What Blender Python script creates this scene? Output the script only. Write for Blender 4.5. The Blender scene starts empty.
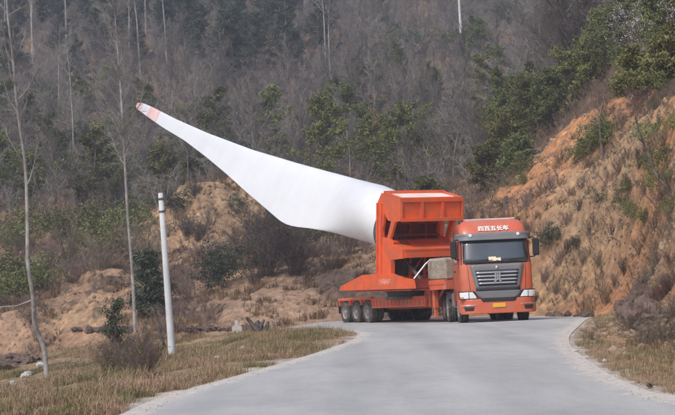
import bpy, math, random
import numpy as np
from mathutils import Matrix, Vector
R = math.radians
random.seed(7)
S = bpy.context.scene
C = S.collection

# ------------------------------------------------------------------ camera
CAM_H = 1.45
PITCH = 3.55
ROLL = 2.6
cam_d = bpy.data.cameras.new('camera'); cam = bpy.data.objects.new('camera', cam_d); C.objects.link(cam)
cam_d.sensor_width = 36; cam_d.lens = 64.0; cam_d.clip_start = 0.1; cam_d.clip_end = 2000
CM = Matrix.Rotation(R(90 + PITCH), 4, 'X') @ Matrix.Rotation(R(-ROLL), 4, 'Z')
cam.matrix_world = Matrix.Translation((0, 0, CAM_H)) @ CM
S.camera = cam
# ------------------------------------------------------------------ sky, sun, exposure
SUN_EL, SUN_AZ = 52.0, 215.0      # azimuth clockwise from +Y: behind the camera, to its left
w = bpy.data.worlds.new('World'); S.world = w; w.use_nodes = True
nt = w.node_tree; nt.nodes.clear()
sky = nt.nodes.new('ShaderNodeTexSky'); sky.sky_type = 'NISHITA'; sky.sun_disc = False
sky.sun_elevation = R(SUN_EL); sky.sun_rotation = R(SUN_AZ); sky.dust_density = 3.0; sky.air_density = 1.0
bg = nt.nodes.new('ShaderNodeBackground'); bg.inputs['Strength'].default_value = 0.15
wo = nt.nodes.new('ShaderNodeOutputWorld')
nt.links.new(sky.outputs[0], bg.inputs[0]); nt.links.new(bg.outputs[0], wo.inputs[0])
sd = bpy.data.lights.new('sun', 'SUN'); sd.energy = 1.6; sd.angle = R(12.0); sd.color = (1.0, .95, .88)
sun = bpy.data.objects.new('sun', sd); C.objects.link(sun)
sdir = Vector((math.sin(R(SUN_AZ)) * math.cos(R(SUN_EL)), math.cos(R(SUN_AZ)) * math.cos(R(SUN_EL)), math.sin(R(SUN_EL))))
sun.rotation_euler = sdir.to_track_quat('Z', 'Y').to_euler(); sun.location = sdir * 80
vs = S.view_settings; vs.view_transform = 'Standard'; vs.look = 'None'; vs.exposure = 0.36; vs.gamma = 1.0; vs.use_curve_mapping = False
S.render.engine = 'CYCLES'
S.cycles.max_bounces = 6; S.cycles.diffuse_bounces = 3; S.cycles.glossy_bounces = 3; S.cycles.volume_bounces = 1
S.cycles.use_denoising = True

# ------------------------------------------------------------------ picture <-> place
CMi = CM.to_3x3()
def ray(px, py):
    return CMi @ Vector((px - 337.5, 207.5 - py, -1200.0))
def at(px, py, D):                     # the point seen at photo pixel (px, py) at depth D metres (along +Y)
    r = ray(px, py); k = D / r.y
    return Vector((r.x * k, D, CAM_H + r.z * k))
_M = np.array(CMi.transposed())
def proj(x, y, z):
    P = np.stack([x, y, z - CAM_H], -1) @ _M.T
    return 337.5 + 1200 * P[..., 0] / -P[..., 2], 207.5 - 1200 * P[..., 1] / -P[..., 2]

# ------------------------------------------------------------------ numpy noise
_rng = np.random.RandomState(11)
_G = _rng.rand(256, 256)
def vnoise(x, y, seed=0):
    x = x + seed * 17.31; y = y + seed * 9.77
    xi = np.floor(x).astype(int); yi = np.floor(y).astype(int); fx = x - xi; fy = y - yi
    fx = fx * fx * (3 - 2 * fx); fy = fy * fy * (3 - 2 * fy)
    a = _G[xi % 256, yi % 256]; b = _G[(xi + 1) % 256, yi % 256]; c = _G[xi % 256, (yi + 1) % 256]; d = _G[(xi + 1) % 256, (yi + 1) % 256]
    return (a * (1 - fx) + b * fx) * (1 - fy) + (c * (1 - fx) + d * fx) * fy
def fbm(x, y, oct=4, seed=0):
    s = 0; a = .5; t = 0
    for o in range(oct):
        s = s + a * vnoise(x * 2 ** o, y * 2 ** o, seed + o); t += a; a *= .5
    return s / t
def sstep(a, b, x):
    t = np.clip((x - a) / (b - a), 0, 1); return t * t * (3 - 2 * t)

# ------------------------------------------------------------------ road outline and height
def road_z(x, y):
    z = np.interp(y, [35, 38, 42.5, 47, 52, 58, 80], [0, -.05, -.19, -.30, -.38, -.44, -.5])
    z = z - 0.11 * np.maximum(-x - 1, 0) * sstep(42, 54, y)
    return z
def on_road(px, py):
    r = ray(px, py)
    lo, hi = 5.0, 75.0; f = lambda D: CAM_H + r.z / r.y * D - float(road_z(np.float64(r.x / r.y * D), np.float64(D)))
    for _ in range(40):
        m = (lo + hi) / 2
        if f(m) > 0: lo = m
        else: hi = m
    return (r.x / r.y * lo, lo)
left_edge = [(-3.0, -60), (-2.9, 4)] + [on_road(*p) for p in ((120, 415), (180, 392), (240, 375), (300, 358), (340, 345), (354, 339), (357, 335.5), (352, 332.5))] + \
            [(-1.2, 42.3), (-3.0, 45), (-7.4, 50), (-13, 54), (-22, 57), (-45, 60), (-90, 64)]
right_edge = [(4.2, -60), (4.0, 6)] + [on_road(*p) for p in ((672, 398), (640, 388), (610, 375), (590, 362), (575, 350), (569, 341), (573, 332))] + \
            [(7.9, 38.5), (8.8, 42.5), (9.0, 46), (8.2, 50.5), (5.6, 55.0), (1.5, 57.5), (-4, 57.6), (-9, 58.5), (-14, 61), (-24, 65), (-45, 68), (-90, 72)]
def catmull(P, n=8):
    P = [np.array(p, float) for p in P]; Q = [P[0]] + P + [P[-1]]; out = []
    for i in range(1, len(Q) - 2):
        for k in range(n):
            t = k / n
            out.append(.5 * ((2 * Q[i]) + (-Q[i - 1] + Q[i + 1]) * t + (2 * Q[i - 1] - 5 * Q[i] + 4 * Q[i + 1] - Q[i + 2]) * t * t + (-Q[i - 1] + 3 * Q[i] - 3 * Q[i + 1] + Q[i + 2]) * t ** 3))
    out.append(P[-1]); return np.array(out)
LE = catmull(left_edge); RE = catmull(right_edge)
POLY = np.concatenate([LE, RE[::-1]])
def sd_road(x, y):                      # signed distance, negative on the road
    x = np.asarray(x, float); y = np.asarray(y, float); sh = x.shape; x = x.ravel(); y = y.ravel()
    d = np.full(x.shape, 1e9); ins = np.zeros(x.shape, bool)
    A = POLY; B = np.roll(POLY, -1, 0)
    for (ax, ay), (bx, by) in zip(A, B):
        ex, ey = bx - ax, by - ay; L = ex * ex + ey * ey
        if L < 1e-9: continue
        t = np.clip(((x - ax) * ex + (y - ay) * ey) / L, 0, 1)
        d = np.minimum(d, (x - ax - t * ex) ** 2 + (y - ay - t * ey) ** 2)
        c = ((ay > y) != (by > y))
        if abs(ey) > 1e-9: ins ^= c & (x < ax + (y - ay) / ey * ex)
    d = np.sqrt(d); d[ins] *= -1
    return d.reshape(sh)

# ------------------------------------------------------------------ terrain height: columns of (depth, photo row) or (depth, height)
def Y(px, D, py): return (D, at(px, py, D).z)
COL = {
 -600: [(12, -.2), (40, -2), (60, 0), (90, 8), (140, 25), (220, 52), (330, 85)],
 -100: [(12, -.1), (30, -1.0), (45, -2), (56, -2.2), (64, -.5), (80, 6), (110, 16), (160, 33), (240, 62), (330, 88)],
 0: [(12, 0), (20, -.25), Y(0, 32, 392), Y(0, 45, 360), Y(0, 56, 350), Y(0, 61, 345), Y(0, 66, 318), Y(0, 80, 275), Y(0, 100, 222), Y(0, 130, 160), Y(0, 170, 95), Y(0, 230, 0), Y(0, 320, -90)],
 60: [(12, 0), (20, -.1), Y(60, 32, 378), Y(60, 45, 354), Y(60, 54, 345), Y(60, 60, 341), Y(60, 66, 310), Y(60, 74, 284), Y(60, 84, 258), Y(60, 100, 214), Y(60, 130, 150), Y(60, 170, 90), Y(60, 230, -5), Y(60, 320, -90)],
 110: [(12, 0), (20, -.05), (30, -.55), Y(110, 45, 345), Y(110, 52, 340), Y(110, 60, 337), Y(110, 66, 300), Y(110, 73, 264), Y(110, 80, 262), Y(110, 95, 226), Y(110, 120, 180), Y(110, 150, 120), Y(110, 190, 60), Y(110, 240, -10), Y(110, 320, -90)],
 150: [(12, 0), (16, 0), (28, -.35), Y(150, 42, 355), Y(150, 50, 337.5), Y(150, 58, 334), Y(150, 66, 304), Y(150, 80, 272), Y(150, 90, 240), Y(150, 96, 212), (105, 7.0), Y(150, 125, 165), Y(150, 160, 100), Y(150, 240, -15), Y(150, 320, -90)],
 200: [(12, 0), (18, 0), (26, -.2), Y(200, 42, 345), Y(200, 48, 334), Y(200, 58, 331), Y(200, 64, 314), Y(200, 75, 276), Y(200, 82, 255), Y(200, 90, 212), Y(200, 95, 176), (110, 9.5), Y(200, 125, 160), Y(200, 170, 85), Y(200, 245, -15), Y(200, 320, -80)],
 250: [(12, 0), (20, 0), (30, -.1), Y(250, 42, 334), Y(250, 47, 329), Y(250, 58, 327), Y(250, 63, 300), Y(250, 74, 266), Y(250, 86, 240), Y(250, 95, 198), Y(250, 100, 170), (115, 11), Y(250, 130, 150), Y(250, 170, 85), Y(250, 250, -15), Y(250, 320, -80)],
 300: [(12, 0), (30, 0), Y(300, 42, 328.5), (46, -.3), Y(300, 58, 325), Y(300, 62, 300), Y(300, 70, 270), Y(300, 80, 250), Y(300, 95, 215), Y(300, 105, 180), Y(300, 130, 150), Y(300, 170, 85), Y(300, 250, -15), Y(300, 320, -80)],
 370: [(12, 0), (40, 0), (57, -.5), Y(370, 61, 288), Y(370, 68, 256), Y(370, 80, 240), Y(370, 100, 205), Y(370, 130, 165), Y(370, 170, 85), Y(370, 250, -15), Y(370, 320, -80)],
 440: [(12, 0), (40, 0), (56, -.4), Y(440, 61, 275), Y(440, 68, 240), Y(440, 78, 226), Y(440, 100, 200), Y(440, 130, 165), Y(440, 170, 100), Y(440, 250, -15), Y(440, 320, -80)],
 480: [(12, 0), (40, 0), (53, -.3), Y(480, 57, 275), Y(480, 62, 235), Y(480, 66, 211), (75, 5.5), Y(480, 90, 200), Y(480, 125, 155), Y(480, 170, 100), Y(480, 250, -15), Y(480, 320, -80)],
 530: [(12, 0), (40, 0), (48, -.1), Y(530, 51, 285), Y(530, 55, 245), Y(530, 60, 200), Y(530, 66, 166), (76, 7.6), Y(530, 95, 145), Y(530, 130, 105), Y(530, 170, 60), Y(530, 240, -20), Y(530, 320, -90)],
 570: [(12, 0), (40, 0), Y(570, 45, 318), Y(570, 48.5, 285), Y(570, 52, 240), Y(570, 56, 190), Y(570, 60, 170), Y(570, 68, 128), (78, 9.8), Y(570, 95, 115), Y(570, 130, 80), Y(570, 170, 40), Y(570, 240, -30), Y(570, 320, -100)],
 600: [(12, 0), (30, .02), Y(600, 40, 322), Y(600, 45, 302), Y(600, 49, 240), Y(600, 53, 156), (58, 7.1), Y(600, 66, 110), (78, 11.2), Y(600, 95, 90), Y(600, 130, 50), Y(600, 170, 10), Y(600, 240, -40), Y(600, 320, -110)],
 640: [(12, 0), (17, .03), (20, .15), Y(640, 26, 330), Y(640, 33, 298), Y(640, 38, 250), Y(640, 44, 190), Y(640, 48, 133), (54, 7.7), Y(640, 60, 104), Y(640, 72, 75), Y(640, 90, 45), Y(640, 130, 0), Y(640, 200, -50), Y(640, 320, -130)],
 680: [(12, 0), (16, .05), Y(680, 19, 362), Y(680, 23, 335), Y(680, 28, 290), Y(680, 32, 232), Y(680, 38, 160), Y(680, 42, 116), Y(680, 50, 96), Y(680, 60, 66), Y(680, 80, 15), Y(680, 120, -50), Y(680, 200, -100), (320, 110)],
 760: [(12, .6), (16, 1.6), (20, 3.3), (30, 6), (45, 10.5), (80, 23), (140, 44), (220, 72), (320, 105)],
 1100: [(12, 1.5), (14, 2), (20, 4.5), (35, 10), (60, 20), (120, 42), (220, 76), (320, 110)],
}
TS = np.arange(-1500, 1501, 5.0); DS = np.arange(0, 341, .5)
cols = sorted(COL)
prof = np.array([np.interp(DS, [p[0] for p in COL[c]], [p[1] for p in COL[c]]) for c in cols])
ZT = np.array([np.interp(TS, np.array(cols) - 337.5, prof[:, j]) for j in range(len(DS))]).T
def gsm(A, ax, sig):
    n = int(3 * sig) + 1; k = np.exp(-.5 * (np.arange(-n, n + 1) / sig) ** 2); k /= k.sum()
    pad = [(0, 0), (0, 0)]; pad[ax] = (n, n)
    return np.apply_along_axis(lambda v: np.convolve(v, k, 'valid'), ax, np.pad(A, pad, mode='edge'))
ZT = gsm(gsm(ZT, 0, 2.2), 1, 1.8)
def zcol(x, y):
    yy = np.clip(y, 12, 339.9); t = np.clip(1200 * x / yy, -1499, 1499)
    a = (t + 1500) / 5; b = yy / .5; i = a.astype(int); j = b.astype(int); fa = a - i; fb = b - j
    return (ZT[i, j] * (1 - fa) + ZT[i + 1, j] * fa) * (1 - fb) + (ZT[i, j + 1] * (1 - fa) + ZT[i + 1, j + 1] * fa) * fb
def zf(x, y, d=None, parts=False):
    x = np.asarray(x, float); y = np.asarray(y, float)
    if d is None: d = sd_road(x, y)
    z = zcol(x, y); rz = road_z(x, y)
    e = .6; gx = (zcol(x + e, y) - zcol(x - e, y)) / (2 * e); gy = (zcol(x, y + e) - zcol(x, y - e)) / (2 * e)
    slope = np.hypot(gx, gy)
    amp = sstep(.5, 3.5, d) * (.10 + .75 * sstep(.12, .55, slope)) * (1 + 1.0 * sstep(100, 150, y)) * (1 - .3 * sstep(4, 7, x) * (y < 80))
    # ridged gullies across the slope and lumps
    ys = y + 1.6 * z
    n1 = 1 - np.abs(2 * fbm(x / 3.5, ys / 8.0, 4, 3) - 1) * 2
    n2 = fbm(x / 2.2, ys / 3.0, 5, 21) - .5
    n3 = fbm(x / .7, ys / .9, 3, 40) - .5
    n4 = fbm(x / .28, ys / .4, 3, 50) - .5; n5 = 1 - np.abs(2 * fbm(x / 1.1, ys / 2.2, 4, 33) - 1) * 2
    z = z + amp * (.9 * (n1 - .6) + 1.7 * n2 + .45 * (n5 - .6)) + n3 * (.05 + .55 * amp) + n4 * (.02 + .28 * amp)
    wgt = sstep(.25, 4.0, d)
    z = z * wgt + (rz - .012) * (1 - wgt)
    z = np.where(d < 0.0, rz - .012 - .10 * sstep(0, .5, -d), z)
    return (z, slope, d) if parts else z
def ground_at(px, py, D0, span=14.0):
    r = ray(px, py); D = np.arange(max(12, D0 - span), D0 + span, .15); x = r.x / r.y * D; h = CAM_H + r.z / r.y * D - zf(x, D)
    k = np.nonzero((h[:-1] > 0) & (h[1:] <= 0))[0]
    if len(k) == 0: return float(x[np.argmin(np.abs(D - D0))]), D0
    i = k[np.argmin(np.abs(D[k] - D0))]; return float(x[i]), float(D[i])
def zg(x, y): return float(zf(np.array([x]), np.array([y]))[0])

# ------------------------------------------------------------------ mesh helpers
def np_mesh(name, V, F, smooth=False):
    """V (n,3); F (m,k) constant k"""
    me = bpy.data.meshes.new(name); V = np.asarray(V, np.float32); F = np.asarray(F, np.int32); k = F.shape[1]
    me.vertices.add(len(V)); me.vertices.foreach_set('co', V.ravel())
    me.loops.add(F.size); me.loops.foreach_set('vertex_index', F.ravel())
    me.polygons.add(len(F)); me.polygons.foreach_set('loop_start', np.arange(0, F.size, k, dtype=np.int32))
    me.polygons.foreach_set('loop_total', np.full(len(F), k, np.int32))
    me.polygons.foreach_set('use_smooth', np.full(len(F), smooth)); me.update(calc_edges=True)
    return me
def link(name, me, mat=None, parent=None):
    o = bpy.data.objects.new(name, me); C.objects.link(o)
    if mat is not None and me is not None and len(me.materials) == 0: me.materials.append(mat)
    if parent is not None: o.parent = parent
    return o
def tag(o, label=None, cat=None, group=None, kind=None):
    if label: o['label'] = label
    if cat: o['category'] = cat
    if group: o['group'] = group
    if kind: o['kind'] = kind
    return o
def empty(name, loc=(0, 0, 0), rz=0.0):
    o = bpy.data.objects.new(name, None); C.objects.link(o); o.location = loc; o.rotation_euler = (0, 0, rz); o.empty_display_size = .3
    return o
def copy_tree(o, parent=None):
    c = o.copy(); C.objects.link(c)
    if parent is not None: c.parent = parent
    for ch in list(KIDS.get(o.name, [])): copy_tree(ch, c)
    return c
KIDS = {}

class MB:
    def __init__(s): s.v = []; s.f = []; s.sm = []; s.M = Matrix.Identity(4)
    def add(s, V, F, smooth=False):
        b = len(s.v); s.v += [tuple(s.M @ Vector(p)) for p in V]
        s.f += [tuple(b + i for i in f) for f in F]; s.sm += [smooth] * len(F); return s
    def box(s, x0, x1, y0, y1, z0, z1, bev=0.0):
        if bev <= 0:
            V = [(x, y, z) for z in (z0, z1) for y in (y0, y1) for x in (x0, x1)]
            return s.add(V, [(0, 2, 3, 1), (4, 5, 7, 6), (0, 1, 5, 4), (2, 6, 7, 3), (0, 4, 6, 2), (1, 3, 7, 5)])
        # chamfered box: 24 verts
        b = min(bev, abs(x1 - x0) / 2.1, abs(y1 - y0) / 2.1, abs(z1 - z0) / 2.1)
        V = []; idx = {}
        for sx, X in ((-1, x0), (1, x1)):
            for sy, Yy in ((-1, y0), (1, y1)):
                for sz, Z in ((-1, z0), (1, z1)):
                    idx[(sx, sy, sz, 'x')] = len(V); V.append((X, Yy - sy * b, Z - sz * b))
                    idx[(sx, sy, sz, 'y')] = len(V); V.append((X - sx * b, Yy, Z - sz * b))
                    idx[(sx, sy, sz, 'z')] = len(V); V.append((X - sx * b, Yy - sy * b, Z))
        F = []
        for sgn in (-1, 1):
            q = [idx[(sgn, -1, -1, 'x')], idx[(sgn, 1, -1, 'x')], idx[(sgn, 1, 1, 'x')], idx[(sgn, -1, 1, 'x')]]; F.append(tuple(q if sgn > 0 else q[::-1]))
            q = [idx[(-1, sgn, -1, 'y')], idx[(-1, sgn, 1, 'y')], idx[(1, sgn, 1, 'y')], idx[(1, sgn, -1, 'y')]]; F.append(tuple(q if sgn > 0 else q[::-1]))
            q = [idx[(-1, -1, sgn, 'z')], idx[(1, -1, sgn, 'z')], idx[(1, 1, sgn, 'z')], idx[(-1, 1, sgn, 'z')]]; F.append(tuple(q if sgn > 0 else q[::-1]))
        for a in (-1, 1):
            for c in (-1, 1):
                F.append((idx[(a, c, -1, 'x')], idx[(a, c, 1, 'x')], idx[(a, c, 1, 'y')], idx[(a, c, -1, 'y')]) if a * c < 0 else (idx[(a, c, -1, 'y')], idx[(a, c, 1, 'y')], idx[(a, c, 1, 'x')], idx[(a, c, -1, 'x')]))
                F.append((idx[(a, -1, c, 'x')], idx[(a, 1, c, 'x')], idx[(a, 1, c, 'z')], idx[(a, -1, c, 'z')]))
                F.append((idx[(-1, a, c, 'y')], idx[(1, a, c, 'y')], idx[(1, a, c, 'z')], idx[(-1, a, c, 'z')]))
                for e in (-1, 1): F.append((idx[(a, c, e, 'x')], idx[(a, c, e, 'y')], idx[(a, c, e, 'z')]))
        return s.add(V, F)
    def prism(s, P, a0, a1, axis='x'):
        """P list of 2-D points extruded along an axis; x: P=(y,z); y: P=(x,z); z: P=(x,y)"""
        f = {'x': lambda p, a: (a, p[0], p[1]), 'y': lambda p, a: (p[0], a, p[1]), 'z': lambda p, a: (p[0], p[1], a)}[axis]
        n = len(P); V = [f(p, a0) for p in P] + [f(p, a1) for p in P]
        F = [tuple(range(n - 1, -1, -1)), tuple(range(n, 2 * n))] + [(i, (i + 1) % n, n + (i + 1) % n, n + i) for i in range(n)]
        return s.add(V, F)
    def tube(s, path, r, n=8, cap=True):
        path = [Vector(p) for p in path]; rs = r if isinstance(r, (list, tuple)) else [r] * len(path)
        V = []; up = Vector((.13, .21, .97)); prev = None
        for i, p in enumerate(path):
            d = (path[min(i + 1, len(path) - 1)] - path[max(i - 1, 0)]).normalized()
            u = d.cross(up if prev is None else prev.cross(d) if prev.cross(d).length > .1 else up)
            if prev is None:
                u = d.cross(up).normalized()
            else:
                u = (prev - d * prev.dot(d)).normalized()
            prev = u; v = d.cross(u)
            V += [p + (u * math.cos(6.28318 * k / n) + v * math.sin(6.28318 * k / n)) * rs[i] for k in range(n)]
        F = [(i * n + k, i * n + (k + 1) % n, (i + 1) * n + (k + 1) % n, (i + 1) * n + k) for i in range(len(path) - 1) for k in range(n)]
        s.add(V, F, True)
        if cap: s.add(V[:n] + V[-n:], [tuple(range(n - 1, -1, -1)), tuple(range(n, 2 * n))])
        return s
    def lathe(s, prof, n=32, axis='x', c=(0, 0, 0)):
        """prof list of (a, r) about an axis through c"""
        V = []
        for a, r in prof:
            for k in range(n):
                t = 6.2831853 * k / n; u, v = r * math.cos(t), r * math.sin(t)
                V.append({'x': (c[0] + a, c[1] + u, c[2] + v), 'y': (c[0] + u, c[1] + a, c[2] + v), 'z': (c[0] + u, c[1] + v, c[2] + a)}[axis])
        F = [(i * n + k, i * n + (k + 1) % n, (i + 1) * n + (k + 1) % n, (i + 1) * n + k) for i in range(len(prof) - 1) for k in range(n)]
        return s.add(V, F, True)
    def build(s, name, mat, parent=None):
        me = bpy.data.meshes.new(name); me.from_pydata(s.v, [], s.f)
        me.polygons.foreach_set('use_smooth', s.sm); me.update()
        o = link(name, me, mat, parent)
        import bmesh
        bm = bmesh.new(); bm.from_mesh(me); bmesh.ops.recalc_face_normals(bm, faces=bm.faces); bm.to_mesh(me); bm.free()
        if parent is not None: KIDS.setdefault(parent.name, []).append(o)
        return o

# ------------------------------------------------------------------ materials
def mat(name, col, rough=.7, metal=0.0, var=.0, vscale=3.0, bump=0.0, bscale=20.0, dirt=None, dirt_amt=.4, dirt_scale=2.0, coat=0.0, spec=.5, hue_obj=0.0, attr=None, trans=0.0):
    m = bpy.data.materials.new(name); m.use_nodes = True; t = m.node_tree; N = t.nodes; L = t.links
    b = N['Principled BSDF']; b.inputs['Roughness'].default_value = rough; b.inputs['Metallic'].default_value = metal
    b.inputs['Specular IOR Level'].default_value = spec
    if coat: b.inputs['Coat Weight'].default_value = coat; b.inputs['Coat Roughness'].default_value = .12
    co = N.new('ShaderNodeTexCoord'); src = None
    if attr:
        a = N.new('ShaderNodeAttribute'); a.attribute_name = attr; src = a.outputs['Color']
    else:
        rgb = N.new('ShaderNodeRGB'); rgb.outputs[0].default_value = (*col, 1); src = rgb.outputs[0]
    def noise(sc, det=5, rg=.6):
        n = N.new('ShaderNodeTexNoise'); n.inputs['Scale'].default_value = sc; n.inputs['Detail'].default_value = det; n.inputs['Roughness'].default_value = rg
        L.new(co.outputs['Object'], n.inputs['Vector']); return n
    if var:
        n = noise(vscale); mr = N.new('ShaderNodeMapRange'); mr.inputs[1].default_value = .3; mr.inputs[2].default_value = .7
        mr.inputs[3].default_value = 1 - var; mr.inputs[4].default_value = 1 + var; L.new(n.outputs[0], mr.inputs[0])
        mx = N.new('ShaderNodeVectorMath'); mx.operation = 'SCALE'; L.new(src, mx.inputs[0]); L.new(mr.outputs[0], mx.inputs[3]); src = mx.outputs[0]
    if dirt:
        n = noise(dirt_scale, 8, .7); mr = N.new('ShaderNodeMapRange'); mr.inputs[1].default_value = .42; mr.inputs[2].default_value = .68
        mr.inputs[4].default_value = dirt_amt; L.new(n.outputs[0], mr.inputs[0])
        mx = N.new('ShaderNodeMix'); mx.data_type = 'RGBA'; L.new(mr.outputs[0], mx.inputs[0]); L.new(src, mx.inputs[6]); mx.inputs[7].default_value = (*dirt, 1); src = mx.outputs[2]
    if hue_obj:
        oi = N.new('ShaderNodeObjectInfo'); hs = N.new('ShaderNodeHueSaturation')
        mr = N.new('ShaderNodeMapRange'); mr.inputs[3].default_value = 1 - hue_obj; mr.inputs[4].default_value = 1 + hue_obj; L.new(oi.outputs['Random'], mr.inputs[0])
        L.new(mr.outputs[0], hs.inputs['Value'])
        ml = N.new('ShaderNodeMath'); ml.operation = 'MULTIPLY'; ml.inputs[1].default_value = 7.13; L.new(oi.outputs['Random'], ml.inputs[0])
        fr = N.new('ShaderNodeMath'); fr.operation = 'FRACT'; L.new(ml.outputs[0], fr.inputs[0])
        m2 = N.new('ShaderNodeMapRange'); m2.inputs[3].default_value = .5 - hue_obj * .08; m2.inputs[4].default_value = .5 + hue_obj * .08; L.new(fr.outputs[0], m2.inputs[0])
        L.new(m2.outputs[0], hs.inputs['Hue']); L.new(src, hs.inputs['Color']); src = hs.outputs[0]
    L.new(src, b.inputs['Base Color'])
    if bump:
        n = noise(bscale, 8, .65); bp = N.new('ShaderNodeBump'); bp.inputs['Strength'].default_value = bump; bp.inputs['Distance'].default_value = .05
        L.new(n.outputs[0], bp.inputs['Height']); L.new(bp.outputs[0], b.inputs['Normal'])
    if trans:
        b.inputs['Subsurface Weight'].default_value = 0
    return m
DUST = (.34, .26, .20)
M = dict(
 ground=mat('soil_mat', (0, 0, 0), .95, var=.42, vscale=2.6, bump=1.0, bscale=4.0, dirt=(.10, .07, .05), dirt_amt=.45, dirt_scale=1.1, attr='soil', spec=.15),
 cab=mat('cab_paint_mat', (.60, .115, .05), .38, var=.08, dirt=DUST, dirt_amt=.45, dirt_scale=1.2, coat=.35),
 rig=mat('rig_paint_mat', (.78, .115, .028), .5, var=.12, vscale=1.5, dirt=(.36, .13, .08), dirt_amt=.65, dirt_scale=1.9, coat=.1),
 trail=mat('trailer_paint_mat', (.62, .105, .042), .6, var=.12, dirt=DUST, dirt_amt=.5, dirt_scale=2.5),
 redshade=mat('shaded_red_mat', (.24, .03, .018), .7, var=.15, dirt=(.12, .06, .05), dirt_amt=.4),  # inner rig steel: the shade of the recess is put into this darker red
 topsheen=mat('top_sheen_mat', (.78, .66, .60), .8, var=.08, dirt=(.62, .30, .22), dirt_amt=.5),  # upward faces: the whitish pink gloss of the light is painted into the colour
 grey=mat('grey_panel_mat', (.16, .17, .185), .40, var=.06, dirt=DUST, dirt_amt=.22),
 silver=mat('silver_mat', (.55, .56, .58), .3, metal=.75, var=.05),
 glass=mat('windscreen_glass_mat', (.030, .038, .045), .08, coat=1.0, spec=1.0, var=.5, vscale=1.5),
 black=mat('black_plastic_mat', (.018, .018, .02), .5, var=.1),
 under=mat('dark_frame_mat', (.045, .034, .03), .7, var=.2, dirt=DUST, dirt_amt=.25),
 tyre=mat('tyre_mat', (.035, .034, .034), .85, var=.15, dirt=(.25, .21, .18), dirt_amt=.55, dirt_scale=4),
 rim=mat('rim_mat', (.28, .24, .22), .6, var=.15, dirt=DUST, dirt_amt=.5),
 lamp=mat('headlamp_mat', (.80, .80, .82), .12, coat=.7, var=.05),
 amber=mat('amber_lamp_mat', (.75, .30, .04), .25, coat=.5),
 plate=mat('plate_mat', (.75, .42, .05), .45, var=.05),
 white=mat('white_paint_mat', (.82, .82, .80), .5, var=.03),
 paper=mat('paper_mat', (.78, .70, .50), .8),
 blade=mat('blade_gelcoat_mat', (.76, .77, .78), .38, var=.03, vscale=.15, dirt=(.60, .59, .57), dirt_amt=.5, dirt_scale=.30, coat=.1),
 bred=mat('blade_red_mat', (.72, .42, .40), .5, var=.10, vscale=.6, dirt=(.78, .62, .60), dirt_amt=.95, dirt_scale=.9),
 flange=mat('steel_flange_mat', (.16, .16, .17), .5, metal=.5, var=.15),
 concrete=mat('concrete_mat', (.38, .36, .32), .9, var=.12, vscale=2, bump=.5, bscale=9, dirt=(.2, .17, .13), dirt_amt=.5, dirt_scale=3),
 pole=mat('pole_concrete_mat', (.62, .63, .64), .85, var=.08, vscale=2, bump=.2, bscale=15, dirt=(.38, .36, .33), dirt_amt=.4, dirt_scale=1.5),
 rock=mat('rock_mat', (.12, .082, .070), .9, var=.4, vscale=3, bump=1, bscale=6, dirt=(.24, .17, .12), dirt_amt=.4, hue_obj=.2),
 pale=mat('pale_stone_mat', (.52, .50, .47), .85, var=.15, vscale=4, bump=.5, bscale=8, hue_obj=.1),
 barkfar=mat('far_bark_mat', (.195, .172, .155), .95, hue_obj=.42),
 barkpale=mat('pale_bark_mat', (.36, .335, .31), .9, var=.4, vscale=3, hue_obj=.12, dirt=(.12, .09, .075), dirt_amt=.8, dirt_scale=.8, bump=.5, bscale=12),
 bark=mat('bark_mat', (.15, .115, .10), .95, var=.35, vscale=5, bump=.6, bscale=12),
 twig=mat('brush_twig_mat', (.175, .130, .105), .95, hue_obj=.45),
 straw=mat('straw_mat', (.42, .30, .17), .95, hue_obj=.3, attr=None, var=.35, vscale=.6),
 pine=mat('pine_needles_mat', (.130, .138, .040), .8, var=.45, vscale=.9, hue_obj=.35),
 leaf=mat('shrub_leaf_mat', (.140, .155, .050), .75, var=.5, vscale=1.1, hue_obj=.4),
 darkleaf=mat('dark_leaf_mat', (.052, .066, .038), .75, var=.5, vscale=1.3, hue_obj=.3),
 yleaf=mat('orange_leaf_mat', (.46, .24, .07), .8, var=.4, vscale=1.0),
 purple=mat('dry_purple_mat', (.13, .060, .055), .85, var=.4, vscale=1.5, hue_obj=.2),
 stump=mat('burnt_wood_mat', (.05, .042, .04), .95, var=.5, vscale=6, dirt=(.22, .19, .17), dirt_amt=.6, dirt_scale=6),
 clod=mat('clod_mat', (.28, .19, .125), .95, var=.45, vscale=1.5, dirt=(.14, .10, .08), dirt_amt=.6, dirt_scale=.8),
 ballast=mat('ballast_mat', (.36, .31, .25), .95, var=.3, vscale=3, bump=1.0, bscale=5, dirt=(.20, .16, .12), dirt_amt=.7, dirt_scale=2.5),
 fadedpaint=mat('faded_paint_mat', (.76, .42, .32), .8, var=.3, vscale=3, dirt=(.74, .14, .05), dirt_amt=.9, dirt_scale=5),
 petal=mat('white_blossom_mat', (.62, .60, .62), .7, var=.1),
)

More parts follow.
